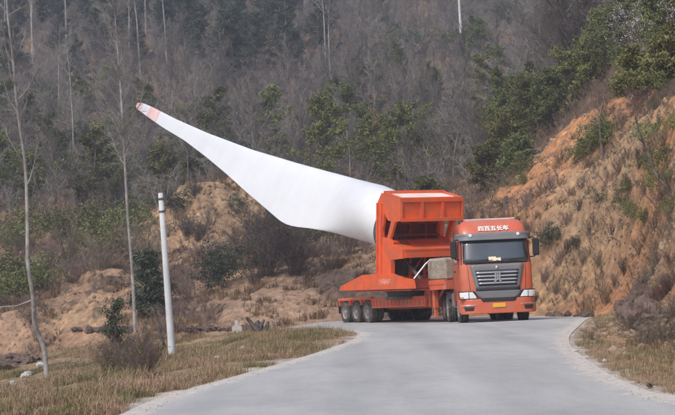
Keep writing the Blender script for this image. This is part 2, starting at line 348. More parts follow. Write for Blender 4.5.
# ------------------------------------------------------------------ ground sheet
def ground():
    ys = list(np.arange(-40, 12, 2.0)); y = 12.0
    while y < 338:
        ys.append(y)
        y += .12 if y < 30 else .16 if y < 72 else .25 if y < 108 else y * .006
    ys = np.array(ys)
    ts = np.concatenate([np.arange(-1480, -440, 26.0), np.arange(-440, 440, 1.7), np.arange(440, 1481, 26.0)])
    T, YY = np.meshgrid(ts, ys); X = T / 1200 * np.maximum(YY, 14)
    Z, slope, d = zf(X, YY, parts=True)
    nx, ny = len(ts), len(ys)
    V = np.stack([X, YY, Z], -1).reshape(-1, 3)
    i = np.arange(nx * (ny - 1)).reshape(ny - 1, nx)[:, :-1].ravel()
    F = np.stack([i, i + 1, i + 1 + nx, i + nx], -1)
    me = np_mesh('ground', V, F, True)
    # the soil's own colours: pale sand, red earth, leaf litter, dry grass
    x, y = X.ravel(), YY.ravel(); d = d.ravel(); sl = slope.ravel()
    col = np.empty((len(x), 3)); litter = np.array((.088, .072, .054)); earth = np.array((.29, .18, .115)); sand = np.array((.40, .265, .155))
    orange = np.array((.46, .225, .105)); grass = np.array((.27, .20, .115)); dust = np.array((.46, .40, .34)); pink = np.array((.33, .22, .15))
    yz = y + 1.6 * Z.ravel(); n = fbm(x / 5, yz / 8, 4, 5); n2 = fbm(x / 1.3, yz / 1.8, 4, 9); n3 = fbm(x / .5, yz / .6, 3, 17)
    def mixc(c, w_): col[:] = col * (1 - w_[:, None]) + c * w_[:, None]
    col[:] = earth
    mixc(grass, (1 - sstep(55, 62, y)) * sstep(.1, .6, n2 + .1))
    mixc(sand, sstep(.46, .62, n) * sstep(55, 60, y) * .6 + sstep(.5, .7, n2) * .25)
    mixc(litter, sstep(98, 112, y) * (1 - .3 * sstep(.54, .66, n)))
    mixc(litter * .8, sstep(.50, .40, n2 * .55 + n3 * .45) * .8 * sstep(1.5, 4, d)); mixc(earth * .8, sstep(.52, .66, n3) * .5)
    def blob(px, py, D, r, c, a, ry=None):
        p = at(px, py, D); q = ((x - p.x) / r) ** 2 + ((y - p.y) / (ry or r)) ** 2
        wq = np.exp(-q) * a * np.clip(.45 + 1.4 * (n2 - .3), 0, 1.2); mixc(np.array(c), np.clip(wq, 0, 1))
    for px in (165, 190, 215, 240, 270, 300, 340): blob(px, 205, 93, 2.2, sand, 1.3, 6)
    for px in (250, 290, 330, 370): blob(px, 300, 63, 2.5, pink, 1.4, 6)
    for px in (470, 500, 530, 560): blob(px, 255 - (px - 470) * .5, 57, 2.2, sand, 1.1, 5)
    wr = (x > 5.5) & (y > 20) & (y < 74); nr = fbm(x / 2.2, yz / 2.8, 4, 91); mixc(np.array((.43, .265, .14)), sstep(.42, .60, nr) * .85 * wr); mixc(np.array((.34, .165, .085)), sstep(.54, .40, nr) * .75 * wr)
    blob(535, 180, 64, 1.6, orange, 1.6, 4); blob(548, 160, 66, 1.3, orange, 1.6, 4); blob(515, 200, 61, 1.6, orange, 1.2, 4)
    blob(570, 132, 67, 1.6, orange, 1.3, 3); blob(600, 118, 65, 1.8, orange, 1.2, 3); blob(660, 112, 45, 1.3, orange, 1.2, 3)
    blob(605, 290, 46.5, 1.0, orange, 2.0, 2.2); blob(590, 170, 55, 1.6, sand, 1.4, 3); blob(615, 150, 50, 1.4, sand, 1.4, 3); blob(560, 215, 54, 1.4, sand, 1.3, 3)
    blob(650, 108, 58, 1.6, orange, 1.0, 3); blob(12, 300, 68, 2.0, pink, .8, 4); blob(20, 225, 95, 3, pink, 1.0, 5)
    for px, py, D in ((75, 70, 185), (30, 60, 190), (130, 95, 160), (60, 130, 145), (100, 60, 190), (150, 55, 195)): blob(px, py, D, 6, (.22, .15, .10), .9, 9)
    mixc(dust, sstep(.7, .05, d + (n3 - .5) * .9) * (d > -.5))
    ap = at(588, 326, 38.5); mixc(dust, np.exp(-((x - ap.x) / 1.2) ** 2 - ((y - ap.y) / 4.5) ** 2) * sstep(.3, .5, n2))
    col *= (.80 + .4 * n3)[:, None]
    ca = me.color_attributes.new('soil', 'FLOAT_COLOR', 'POINT')
    ca.data.foreach_set('color', np.concatenate([col, np.ones((len(col), 1))], 1).astype(np.float32).ravel())
    tag(link('ground', me, M['ground']), kind='structure')
ground()

# ------------------------------------------------------------------ road sheet
def road():
    ys = np.concatenate([np.arange(-40, 4, 1.0), np.arange(4, 30, .2), np.arange(30, 70, .14)]); xs = np.concatenate([np.arange(-40, -12, .3), np.arange(-12, 10.2, .14)])
    X, Yy = np.meshgrid(xs, ys); d = sd_road(X, Yy); nx = len(xs)
    cell = np.minimum(np.minimum(d[:-1, :-1], d[1:, :-1]), np.minimum(d[:-1, 1:], d[1:, 1:])) < 0
    e = .01
    for _ in range(2):                     # pull the outermost vertices onto the edge line
        out = (d > 0) & (d < 1.5); xo, yo = X[out], Yy[out]; do = d[out]
        gx = (sd_road(xo + e, yo) - sd_road(xo - e, yo)) / (2 * e); gy = (sd_road(xo, yo + e) - sd_road(xo, yo - e)) / (2 * e)
        X = X.copy(); Yy = Yy.copy(); X[out] = xo - gx * do; Yy[out] = yo - gy * do; d = d.copy(); d[out] = sd_road(X[out], Yy[out])
    i = np.arange(d.size).reshape(d.shape)[:-1, :-1][cell]; F = np.stack([i, i + 1, i + 1 + nx, i + nx], -1)
    used, inv = np.unique(F, return_inverse=True); F = inv.reshape(F.shape)
    X, Yy, d = X.ravel()[used], Yy.ravel()[used], -d.ravel()[used]
    Z = road_z(X, Yy) + .004 + .010 * (fbm(X / 1.5, Yy / 2, 3, 60) - .5) * sstep(0, .6, d)
    me = np_mesh('road', np.stack([X, Yy, Z], -1), F, True)
    at_ = me.attributes.new('edge', 'FLOAT', 'POINT'); at_.data.foreach_set('value', d.ravel().astype(np.float32))
    side = np.clip((X + 2.2) / 7.5, 0, 1)
    a2 = me.attributes.new('across', 'FLOAT', 'POINT'); a2.data.foreach_set('value', side.astype(np.float32))
    m = bpy.data.materials.new('road_mat'); m.use_nodes = True; t = m.node_tree; N = t.nodes; L = t.links; b = N['Principled BSDF']
    b.inputs['Roughness'].default_value = .8; b.inputs['Specular IOR Level'].default_value = .35
    co = N.new('ShaderNodeTexCoord')
    def noise(sc, det=6, rg=.6, vec=None):
        q = N.new('ShaderNodeTexNoise'); q.inputs['Scale'].default_value = sc; q.inputs['Detail'].default_value = det; q.inputs['Roughness'].default_value = rg
        L.new(vec or co.outputs['Object'], q.inputs['Vector']); return q.outputs[0]
    def mixn(f, a, b_):
        q = N.new('ShaderNodeMix'); q.data_type = 'RGBA'; L.new(f, q.inputs[0])
        for k, s_ in ((6, a), (7, b_)):
            if isinstance(s_, tuple): q.inputs[k].default_value = (*s_, 1)
            else: L.new(s_, q.inputs[k])
        return q.outputs[2]
    def rng(v, a, b_, c=0., e=1.):
        q = N.new('ShaderNodeMapRange'); q.inputs[1].default_value = a; q.inputs[2].default_value = b_; q.inputs[3].default_value = c; q.inputs[4].default_value = e; L.new(v, q.inputs[0]); return q.outputs[0]
    mp = N.new('ShaderNodeMapping'); mp.inputs['Scale'].default_value = (1.0, .22, 1); L.new(co.outputs['Object'], mp.inputs[0])
    base = mixn(rng(noise(.9, 6, .65, mp.outputs[0]), .35, .68), (.36, .352, .338), (.475, .465, .445))
    base = mixn(rng(noise(45, 3), .42, .75, 0, .5), base, (.20, .205, .21))
    base = mixn(rng(noise(3.0, 8, .75), .56, .72, 0, .35), base, (.45, .44, .42))
    ac = N.new('ShaderNodeAttribute'); ac.attribute_name = 'across'
    wv = N.new('ShaderNodeMath'); wv.operation = 'SINE'; ml = N.new('ShaderNodeMath'); ml.operation = 'MULTIPLY'; ml.inputs[1].default_value = 25.1
    L.new(ac.outputs['Fac'], ml.inputs[0]); L.new(ml.outputs[0], wv.inputs[0])
    base = mixn(rng(wv.outputs[0], .2, 1, 0, .22), base, (.19, .195, .205))
    base = mixn(rng(noise(.45, 8, .7), .5, .62, 0, .28), base, (.23, .235, .24))
    vo = N.new('ShaderNodeTexVoronoi'); vo.feature = 'DISTANCE_TO_EDGE'; vo.inputs['Scale'].default_value = .32
    wp = N.new('ShaderNodeVectorMath'); nn_ = N.new('ShaderNodeTexNoise'); nn_.inputs['Scale'].default_value = 1.3; nn_.inputs['Detail'].default_value = 6; L.new(co.outputs['Object'], nn_.inputs[0]); L.new(co.outputs['Object'], wp.inputs[0]); L.new(nn_.outputs['Color'], wp.inputs[1]); L.new(wp.outputs[0], vo.inputs['Vector'])
    base = mixn(rng(vo.outputs['Distance'], .002, .010, .10, 0), base, (.15, .15, .15))
    ed = N.new('ShaderNodeAttribute'); ed.attribute_name = 'edge'
    ad = N.new('ShaderNodeMath'); ad.operation = 'ADD'; L.new(ed.outputs['Fac'], ad.inputs[0]); L.new(rng(noise(2.2, 8, .8), .3, .7, -.3, .25), ad.inputs[1])
    conc = mixn(rng(noise(5, 8, .7), .35, .7), (.56, .53, .49), (.40, .34, .28))
    base = mixn(rng(ad.outputs[0], .22, .36, 1, 0), base, conc)
    L.new(base, b.inputs['Base Color'])
    bp = N.new('ShaderNodeBump'); bp.inputs['Strength'].default_value = .35; bp.inputs['Distance'].default_value = .02; L.new(noise(30, 5), bp.inputs['Height']); L.new(bp.outputs[0], b.inputs['Normal'])
    tag(link('road', me, m), kind='structure')
road()

# ================================================================== tractor unit (local: x right, y back from the cab front, z up)
def wheel_mesh_parts(parent, x, y, r, width, side, dual=False):
    """a wheel: tyre with rim and hub below it; side = -1 for the image-left side"""
    ob = side; W = width
    m = MB(); p = []
    for a, rr in ((-W / 2, r * .60), (-W / 2, r * .90), (-W / 2 + .035, r * .985), (-W * .2, r), (-W * .19, r * .975), (-W * .12, r * .975), (-W * .11, r), (W * .11, r), (W * .12, r * .975), (W * .19, r * .975), (W * .2, r), (W / 2 - .035, r * .985), (W / 2, r * .90), (W / 2, r * .60)): p.append((a, rr))
    m.lathe(p, 40, 'x', (x, y, r))
    if dual: m.lathe(p, 40, 'x', (x - ob * (W + .06), y, r))
    for k in range(26):                                   # shoulder tread blocks
        a = 6.2832 * k / 26
        m.M = Matrix.Translation((x, y, r)) @ Matrix.Rotation(a, 4, 'X'); m.box(-W / 2 + .002, -W / 2 + .07, -.035, .035, r * .96, r * 1.012); m.box(W / 2 - .07, W / 2 - .002, -.035, .035, r * .96, r * 1.012)
    m.M = Matrix.Identity(4)
    ty = m.build('wheel', M['tyre'], parent)
    m = MB(); o = x + ob * W / 2
    m.lathe([(0, r * .60), (-ob * .01, r * .57), (-ob * .10, r * .53), (-ob * (.17 if dual else .02), r * .40), (-ob * (.17 if dual else .01), r * .24), (-ob * .02, r * .20), (ob * .01, r * .16), (ob * .01, .001)], 32, 'x', (o, y, r))
    for k in range(10):
        a = 6.2832 * k / 10; m.tube([(o - ob * .05, y + r * .32 * math.cos(a), r + r * .32 * math.sin(a)), (o + ob * .015, y + r * .32 * math.cos(a), r + r * .32 * math.sin(a))], .018, 6)
    m.build('rim', M['rim'], ty)
    return ty

def text_mesh(name, s, size, mat_, parent, mtx, ext=.006, bold=0.0):
    cu = bpy.data.curves.new(name, 'FONT'); cu.body = s; cu.size = size; cu.extrude = ext; cu.align_x = 'CENTER'; cu.align_y = 'CENTER'; cu.offset = bold
    to = bpy.data.objects.new(name, cu); C.objects.link(to); bpy.context.view_layer.update()
    me = bpy.data.meshes.new_from_object(to.evaluated_get(bpy.context.evaluated_depsgraph_get())); bpy.data.objects.remove(to)
    me.transform(mtx); o = link(name, me, mat_, parent); KIDS.setdefault(parent.name, []).append(o); return o

def truck():
    pos = at(494, 322, 41.0); t = empty('tractor_unit', (pos.x + .20, 41.0, -.155), R(1.5))
    t.rotation_euler = (R(-1.4), 0, R(1.5))
    tag(t, 'orange heavy lorry cab with grey grille panel and white roof lettering, pulling the blade trailer', 'truck')
    # cab surface: half width and front line by height
    zs_ = [.78, 1.15, 1.9, 2.05, 2.86, 3.02, 3.30, 3.50, 3.56]
    hw_ = [1.23, 1.245, 1.25, 1.245, 1.19, 1.185, 1.15, 1.06, .95]
    fy_ = [.02, .0, .02, .05, .30, .33, .50, .72, .95]
    def hw(z): return float(np.interp(z, zs_, hw_))
    def fy(z): return float(np.interp(z, zs_, fy_))
    def surf(u, z, off=0.0):
        p = 5.5; W = hw(z); x = W * u; y = fy(z) + .55 * (1 - (1 - min(abs(u), 1) ** p) ** (1 / p))
        nx = abs(u) ** 6; n = Vector((math.copysign(nx, u), -(1 - nx) - .05, 0)).normalized()
        return (x + n.x * off, y + n.y * off, z)
    us = [-1, -.998, -.99, -.97, -.94, -.9, -.84, -.75, -.6, -.4, -.2, 0, .2, .4, .6, .75, .84, .9, .94, .97, .99, .998, 1]
    zz = [.78, 1.0, 1.15, 1.5, 1.9, 2.05, 2.4, 2.86, 2.94, 3.02, 3.16, 3.30, 3.42, 3.50, 3.56]
    m = MB(); V = []; n = len(us) + 4
    for z in zz:
        W = hw(z); back = 2.30
        row = [(-W, back, z)] + [(-W, 1.3, z)] + [surf(u, z) for u in us] + [(W, 1.3, z), (W, back, z)]
        V += row
    F = [(i * n + k, i * n + k + 1, (i + 1) * n + k + 1, (i + 1) * n + k) for i in range(len(zz) - 1) for k in range(n - 1)]
    F += [(i * n + n - 1, i * n, (i + 1) * n, (i + 1) * n + n - 1) for i in range(len(zz) - 1)]
    m.add(V, F, True); m.add(V[:n], [tuple(range(n))]); m.add(V[-n:], [tuple(range(n))])
    cab = m.build('cab', M['cab'], t)
    def patch(name, mat_, poly, off, parent, th=.03, nu=14, nz=5):
        """poly: list of (z, u_left, u_right) rows -> a shell following the cab front"""
        m = MB(); rows = []
        zsn = np.linspace(poly[0][0], poly[-1][0], nz * (len(poly) - 1) + 1)
        for z in zsn:
            a = float(np.interp(z, [q[0] for q in poly], [q[1] for q in poly])); b = float(np.interp(z, [q[0] for q in poly], [q[2] for q in poly]))
            rows.append([surf(a + (b - a) * k / nu, z, off) for k in range(nu + 1)])
        V = [p for r_ in rows for p in r_]; k1 = nu + 1; nr = len(rows)
        F = [(i * k1 + k, i * k1 + k + 1, (i + 1) * k1 + k + 1, (i + 1) * k1 + k) for i in range(nr - 1) for k in range(nu)]
        Vb = [(p[0], p[1] + th, p[2]) for p in V]; o = len(V)
        F2 = [(o + f[3], o + f[2], o + f[1], o + f[0]) for f in F]
        ed = [i for i in range(k1)] + [i * k1 + k1 - 1 for i in range(1, nr)] + [(nr - 1) * k1 + k for k in range(k1 - 2, -1, -1)] + [i * k1 for i in range(nr - 2, 0, -1)]
        F3 = [(ed[i], o + ed[i], o + ed[(i + 1) % len(ed)], ed[(i + 1) % len(ed)]) for i in range(len(ed))]
        m.add(V + Vb, F + F2, True); m.f += [tuple(q for q in f) for f in F3]; m.sm += [False] * len(F3)
        return m.build(name, mat_, parent)
    # windscreen, its dark surround and the visor
    patch('windscreen_surround', M['black'], [(2.0, -.955, .955), (2.9, -.955, .955)], .012, cab)
    ws = patch('windscreen', M['glass'], [(2.04, -.90, .90), (2.84, -.90, .90)], .022, t)
    m = MB(); a = surf(.02, 2.09, .03); m.M = Matrix.Translation((a[0], a[1], a[2])) @ Matrix.Rotation(R(-16), 4, 'X')
    m.box(-.28, -.02, 0, .006, .0, .15); m.box(.06, .14, 0, .006, .0, .11); m.box(-.10, .06, -.001, .004, .02, .10); m.M = Matrix.Identity(4)
    m.build('windscreen_card', M['paper'], ws)
    for sx in (-.72, .12):
        m = MB(); m.tube([surf(sx, 2.0, .05), surf(sx + .25, 2.06, .06), surf(sx + .62, 2.12, .06)], .012, 6)
        m.build('wiper', M['black'], t)
    vis = patch('sun_visor', M['grey'], [(2.82, -.985, .985), (2.96, -1, 1), (3.07, -.97, .97)], .14, t, th=.10)
    for sx in (-.68, .68):
        m = MB(); a = surf(sx, 2.99, .15); m.lathe([(0, .001), (-.02, .03), (-.02, .055), (.03, .06)], 14, 'y', a); m.build('marker_lamp', M['lamp'], t)
    # grille
    gp = patch('grille_panel', M['grey'], [(1.16, -.60, .60), (1.5, -.66, .66), (1.98, -.74, .74)], .045, t, th=.05)
    patch('grille_opening', M['black'], [(1.24, -.52, .52), (1.78, -.60, .60)], .055, gp, th=.03)
    for z in (1.33, 1.45, 1.57, 1.69):
        ww = .50 + (z - 1.24) * .17
        patch('grille_bar', M['silver'], [(z - .026, -ww, ww), (z + .026, -ww - .01, ww + .01)], .085, gp, th=.04, nz=1)
    m = MB(); y0 = surf(0, 1.5, .10)[1]       # the emblem: a winged plate over two uprights
    m.box(-.165, .165, y0 - .02, y0 + .02, 1.665, 1.72, .012); m.box(-.10, -.045, y0 - .02, y0 + .02, 1.36, 1.665, .01); m.box(.045, .10, y0 - .02, y0 + .02, 1.36, 1.665, .01)
    m.box(-.022, .022, y0 - .02, y0 + .02, 1.42, 1.665, .008); m.box(-.14, -.045, y0 - .018, y0 + .018, 1.36, 1.40, .008); m.box(.045, .14, y0 - .018, y0 + .018, 1.36, 1.40, .008)
    m.build('emblem', M['silver'], gp)
    m = MB(); m.lathe([(-.012, .001), (-.012, .05), (.02, .055)], 20, 'y', (0, surf(0, 1.86, .055)[1], 1.86)); m.build('badge', M['silver'], gp)
    # lower grey panel and slots
    patch('lower_grille', M['black'], [(1.0, -.60, .60), (1.17, -.60, .60)], .05, t, th=.06)
    patch('lower_panel', M['grey'], [(.82, -.46, .46), (.90, -.57, .57), (1.06, -.64, .64)], .10, t, th=.08)
    # bumper wraps round the corners
    bp = patch('bumper', M['cab'], [(.30, -.94, .94), (.40, -.99, .99), (.62, -1, 1), (.80, -1, 1)], .10, t, th=.25)
    patch('bumper_slot', M['black'], [(.70, -.44, .44), (.80, -.50, .50)], .115, bp, th=.05)
    m = MB(); yb = surf(0, .5, .10)[1]; m.box(-.22, .22, yb - .025, yb, .50, .64, .006); m.build('number_plate', M['plate'], bp)
    for s_ in (-1, 1):
        patch('fog_recess', M['black'], [(.42, .70 * s_, .88 * s_), (.55, .68 * s_, .90 * s_)], .112, bp, th=.05)
        patch('bumper_strip', M['silver'], [(.585, .60 * s_, .97 * s_), (.605, .60 * s_, .97 * s_)], .114, bp, th=.03, nz=1)
        h = patch('headlight', M['black'], [(.80, .56 * s_, .985 * s_), (.92, .60 * s_, .995 * s_), (1.08, .66 * s_, .995 * s_)], .085, t, th=.06)
        patch('lens', M['lamp'], [(.83, .60 * s_, .965 * s_), (.93, .635 * s_, .975 * s_), (1.045, .70 * s_, .975 * s_)], .10, h, th=.03)
        patch('indicator', M['amber'], [(.845, .90 * s_, .962 * s_), (.90, .90 * s_, .962 * s_)], .112, h, th=.02)
        patch('lens_divider', M['black'], [(.83, .785 * s_, .80 * s_), (1.04, .785 * s_, .80 * s_)], .106, h, th=.02)
        # corner panel seam
        patch('panel_seam', M['black'], [(1.10, .755 * s_, .765 * s_), (1.98, .80 * s_, .81 * s_)], .006, cab, th=.02)
        # mirrors
        x = 1.42 * s_; m = MB(); m.box(x - .11, x + .11, .16, .30, 2.22, 2.82, .04); mir = m.build('mirror', M['black'], t)
        m = MB(); m.box(x - .09, x + .09, .302, .306, 2.26, 2.78); m.build('mirror_glass', M['silver'], mir)
        m = MB(); m.tube([(1.2 * s_, .45, 2.88), (1.34 * s_, .25, 2.86), (1.42 * s_, .23, 2.80)], .022, 6); m.build('mirror_arm', M['black'], mir)
        m = MB(); m.tube([(1.22 * s_, .40, 2.18), (1.36 * s_, .25, 2.20), (1.42 * s_, .23, 2.26)], .022, 6); m.build('mirror_arm', M['black'], mir)
        # doors: window, handle, seam and steps
        W = 1.25 * s_; m = MB(); m.box(min(W, W + .012 * s_), max(W, W + .012 * s_), .62, 1.62, 1.12, 2.80); dr = m.build('door', M['cab'], t)
        m = MB(); W2 = 1.262 * s_; m.prism([(.72, 2.05), (1.52, 2.05), (1.52, 2.72), (.95, 2.72)], W2 - .03 * s_, W2 + .006 * s_, 'x'); m.build('side_window', M['glass'], dr)
        m = MB(); m.box(min(W2, W2 + .04 * s_), max(W2, W2 + .04 * s_), 1.30, 1.52, 1.78, 1.83, .01); m.build('handle', M['black'], dr)
        m = MB()
        for z in (.42, .72): m.box(min(1.02 * s_, 1.25 * s_), max(1.02 * s_, 1.25 * s_), .55, 1.0, z, z + .05, .01)
        m.box(min(1.0 * s_, 1.22 * s_), max(1.0 * s_, 1.22 * s_), .56, .62, .36, .95); m.build('step', M['under'], t)
        # front mudguard
        m = MB(); pts = [(1.45 + .66 * math.cos(a), .52 + .62 * math.sin(a)) for a in np.linspace(R(8), R(172), 14)] + [(1.45 + .60 * math.cos(a), .52 + .56 * math.sin(a)) for a in np.linspace(R(172), R(8), 14)]
        m.prism(pts, .86 * s_, 1.23 * s_, 'x'); m.build('mudguard', M['under'], t)
        wheel_mesh_parts(t, 1.06 * s_, 1.45, .51, .30, s_)
        for y in (4.75, 6.08): wheel_mesh_parts(t, 1.08 * s_, y, .51, .27, s_, True)
        m = MB(); m.box(min(.62 * s_, 1.15 * s_), max(.62 * s_, 1.15 * s_), 2.6, 3.85, .55, 1.10, .08); m.build('fuel_tank', M['silver'], t)
        m = MB()
        for y in (4.75, 6.08):
            pts = [(y + .64 * math.cos(a), .51 + .64 * math.sin(a)) for a in np.linspace(R(35), R(145), 9)] + [(y + .61 * math.cos(a), .51 + .61 * math.sin(a)) for a in np.linspace(R(145), R(35), 9)]
            m.prism(pts, .66 * s_, 1.24 * s_, 'x')
        m.build('rear_mudguard', M['black'], t)
    m = MB()
    for s_ in (-1, 1): m.box(.38 * s_ - .05, .38 * s_ + .05, .6, 7.0, .72, .98)
    m.box(-.9, .9, 1.38, 1.52, .44, .58); m.box(-.8, .8, 4.68, 4.82, .44, .6); m.box(-.8, .8, 6.0, 6.14, .44, .6); m.box(-.8, .8, 2.2, 2.6, .55, 1.0); m.box(-.43, .43, .25, 1.2, .45, .9)
    m.build('chassis', M['under'], t)
    m = MB(); m.lathe([(1.03, .001), (1.03, .45), (1.08, .47), (1.14, .45), (1.14, .001)], 24, 'z', (0, 5.3, 0)); m.build('fifth_wheel', M['under'], t)
    m = MB(); m.box(-1.0, -.35, 2.42, 2.75, 1.0, 2.6, .05); m.tube([(-.7, 2.6, 2.5), (-.7, 2.6, 3.3)], .07, 10); m.build('air_intake', M['black'], t)
    # roof: raised fairing, rack, lamps
    m = MB(); m.box(-.80, .80, 1.25, 2.2, 3.53, 3.60, .03); m.tube([(-.9, 1.15, 3.60), (.9, 1.15, 3.60)], .022, 8); m.build('roof_rack', M['topsheen'], t)
    for s_ in (-1, 1):
        m = MB(); m.lathe([(0, .05), (.04, .05), (.05, .085), (.14, .08), (.17, .03), (.17, .001)], 14, 'z', (1.0 * s_ - .02, .98, 3.40)); m.build('roof_beacon', M['black'], t)
    # lettering across the roof front
    sl = math.atan2(.50 - .33, 3.30 - 3.02)
    mtx = Matrix.Translation((.02, fy(3.20) - .025, 3.215)) @ Matrix.Rotation(R(90) - sl, 4, 'X')
    text_mesh('roof_lettering', '四百五长车', .215, M['white'], t, mtx, .008, .006)
    return t
TR = truck()

# ================================================================== blade trailer (local: y back from the kingpin)
KX, KY = 5.84, 45.05
TYAW = R(23.5)
tr = empty('blade_trailer', (KX, KY, -.25), TYAW)
tr.rotation_euler = (R(-1.0), 0, TYAW)
tag(tr, 'long low orange-red loader trailer with ribbed side beams, hitched behind the lorry cab', 'trailer')
def trailer():
    t = tr; L0, L1 = 3.0, 11.6; HW = 1.5
    # deck with side beams
    m = MB(); m.box(-HW + .12, HW - .12, L0, L1 - .05, .93, 1.02)
    for s_ in (-1, 1): m.box(.55 * s_ - .08, .55 * s_ + .08, L0, L1, .55, .93)
    m.build('deck', M['trail'], t)
    for s_ in (-1, 1):
        x0, x1 = sorted((HW * s_, (HW - .12) * s_))
        m = MB(); m.box(x0, x1, L0, 8.0, .96, 1.06); m.box(x0 + .02, x1 - .02, L0, 8.0, .72, .96); m.box(x0, x1, L0, 8.0, .64, .72)
        for y in np.arange(L0 + .15, 8.0, .36):
            xa, xb = sorted(((HW + .0) * s_, (HW - .13) * s_)); m.box(xa - .004, xb + .004, y, y + .09, .72, .96)
        m.box(x0, x1, 8.0, L1, 1.02, 1.14, .01)
        m.build('side_beam', M['trail'], t)
        for k, y in enumerate((8.55, 9.75, 10.95)):
            wheel_mesh_parts(t, (HW - .17) * s_, y, .50, .27, s_, True)
        m = MB(); m.box(min(.85 * s_, 1.49 * s_), max(.85 * s_, 1.49 * s_), L1 - .03, L1 + .02, .45, 1.0); m.build('mud_flap', M['black'], t)
        for y in (8.0, 9.15, 10.35, 11.5):
            m = MB(); m.box(min((HW - .6) * s_, HW * s_), max((HW - .6) * s_, HW * s_), y - .03, y + .03, .80, 1.02)
            m.build('outrigger', M['trail'], t)
    m = MB()
    for y in (8.55, 9.75, 10.95): m.tube([(-1.2, y, .5), (1.2, y, .5)], .07, 10)
    m.box(-.5, .5, 8.2, 11.3, .42, .6); m.build('axle', M['under'], t)
    m = MB(); m.box(-1.45, 1.45, L1 - .05, L1 + .05, .75, 1.05, .01); m.build('rear_beam', M['trail'], t)
    # gooseneck platform over the cab's rear wheels
    m = MB(); m.box(-1.5, 1.5, 1.3, 3.2, 1.50, 1.60); m.box(-1.1, 1.1, -.4, 1.3, 1.50, 1.60)
    for s_ in (-1, 1):
        m.box(min(1.40 * s_, 1.5 * s_), max(1.40 * s_, 1.5 * s_), 1.3, 3.2, 1.26, 1.50); m.box(.5 * s_ - .09, .5 * s_ + .09, -.3, 2.9, 1.15, 1.50)
        m.box(min(1.5 * s_, 1.52 * s_), max(1.5 * s_, 1.52 * s_), 1.3, 3.2, 1.46, 1.64)
    m.box(-1.1, 1.1, -.48, -.4, 1.26, 1.62); m.box(-1.5, 1.5, 1.22, 1.3, 1.26, 1.58); m.box(-1.5, 1.5, 3.2, 3.24, 1.26, 1.60)
    m.build('gooseneck', M['trail'], t)
    m = MB()
    for s_ in (-1, 1):
        m.prism([(2.5, 1.5), (3.1, 1.5), (3.45, 1.02), (3.45, .56), (2.75, .60), (2.4, 1.2)], .5 * s_ - .1, .5 * s_ + .1, 'x')
        m.prism([(2.75, 1.5), (3.1, 1.5), (3.35, 1.04), (3.35, .66), (2.85, .70)], 1.3 * s_ - .06, 1.3 * s_ + .06, 'x')
        m.tube([(1.0 * s_, 2.3, 1.28), (1.05 * s_, 2.95, .75)], .07, 8)
    m.box(-1.35, 1.35, 2.85, 3.0, .62, 1.2)
    m.build('gooseneck_strut', M['trail'], t)
    for s_ in (-1, 1):
        m = MB(); m.box(1.28 * s_ - .09, 1.28 * s_ + .09, 2.45, 2.63, .55, 1.5, .01); m.box(1.28 * s_ - .06, 1.28 * s_ + .06, 2.48, 2.60, .24, .55); m.box(1.28 * s_ - .17, 1.28 * s_ + .17, 2.37, 2.71, .19, .24, .01)
        m.build('landing_leg', M['trail'], t)
    m = MB(); m.lathe([(-.0, .001), (0, .05), (.4, .05)], 12, 'z', (0, .6, 1.1)); m.build('kingpin', M['under'], t)
    m = MB()
    for k in range(3):
        m.tube([(-.9 + .1 * k, -.6, 1.25), (-.8 + .1 * k, -1.5, .95 - .06 * k), (-.3, -2.2, 1.3)], .018, 6)
    m.build('air_hose', M['black'], t)
trailer()

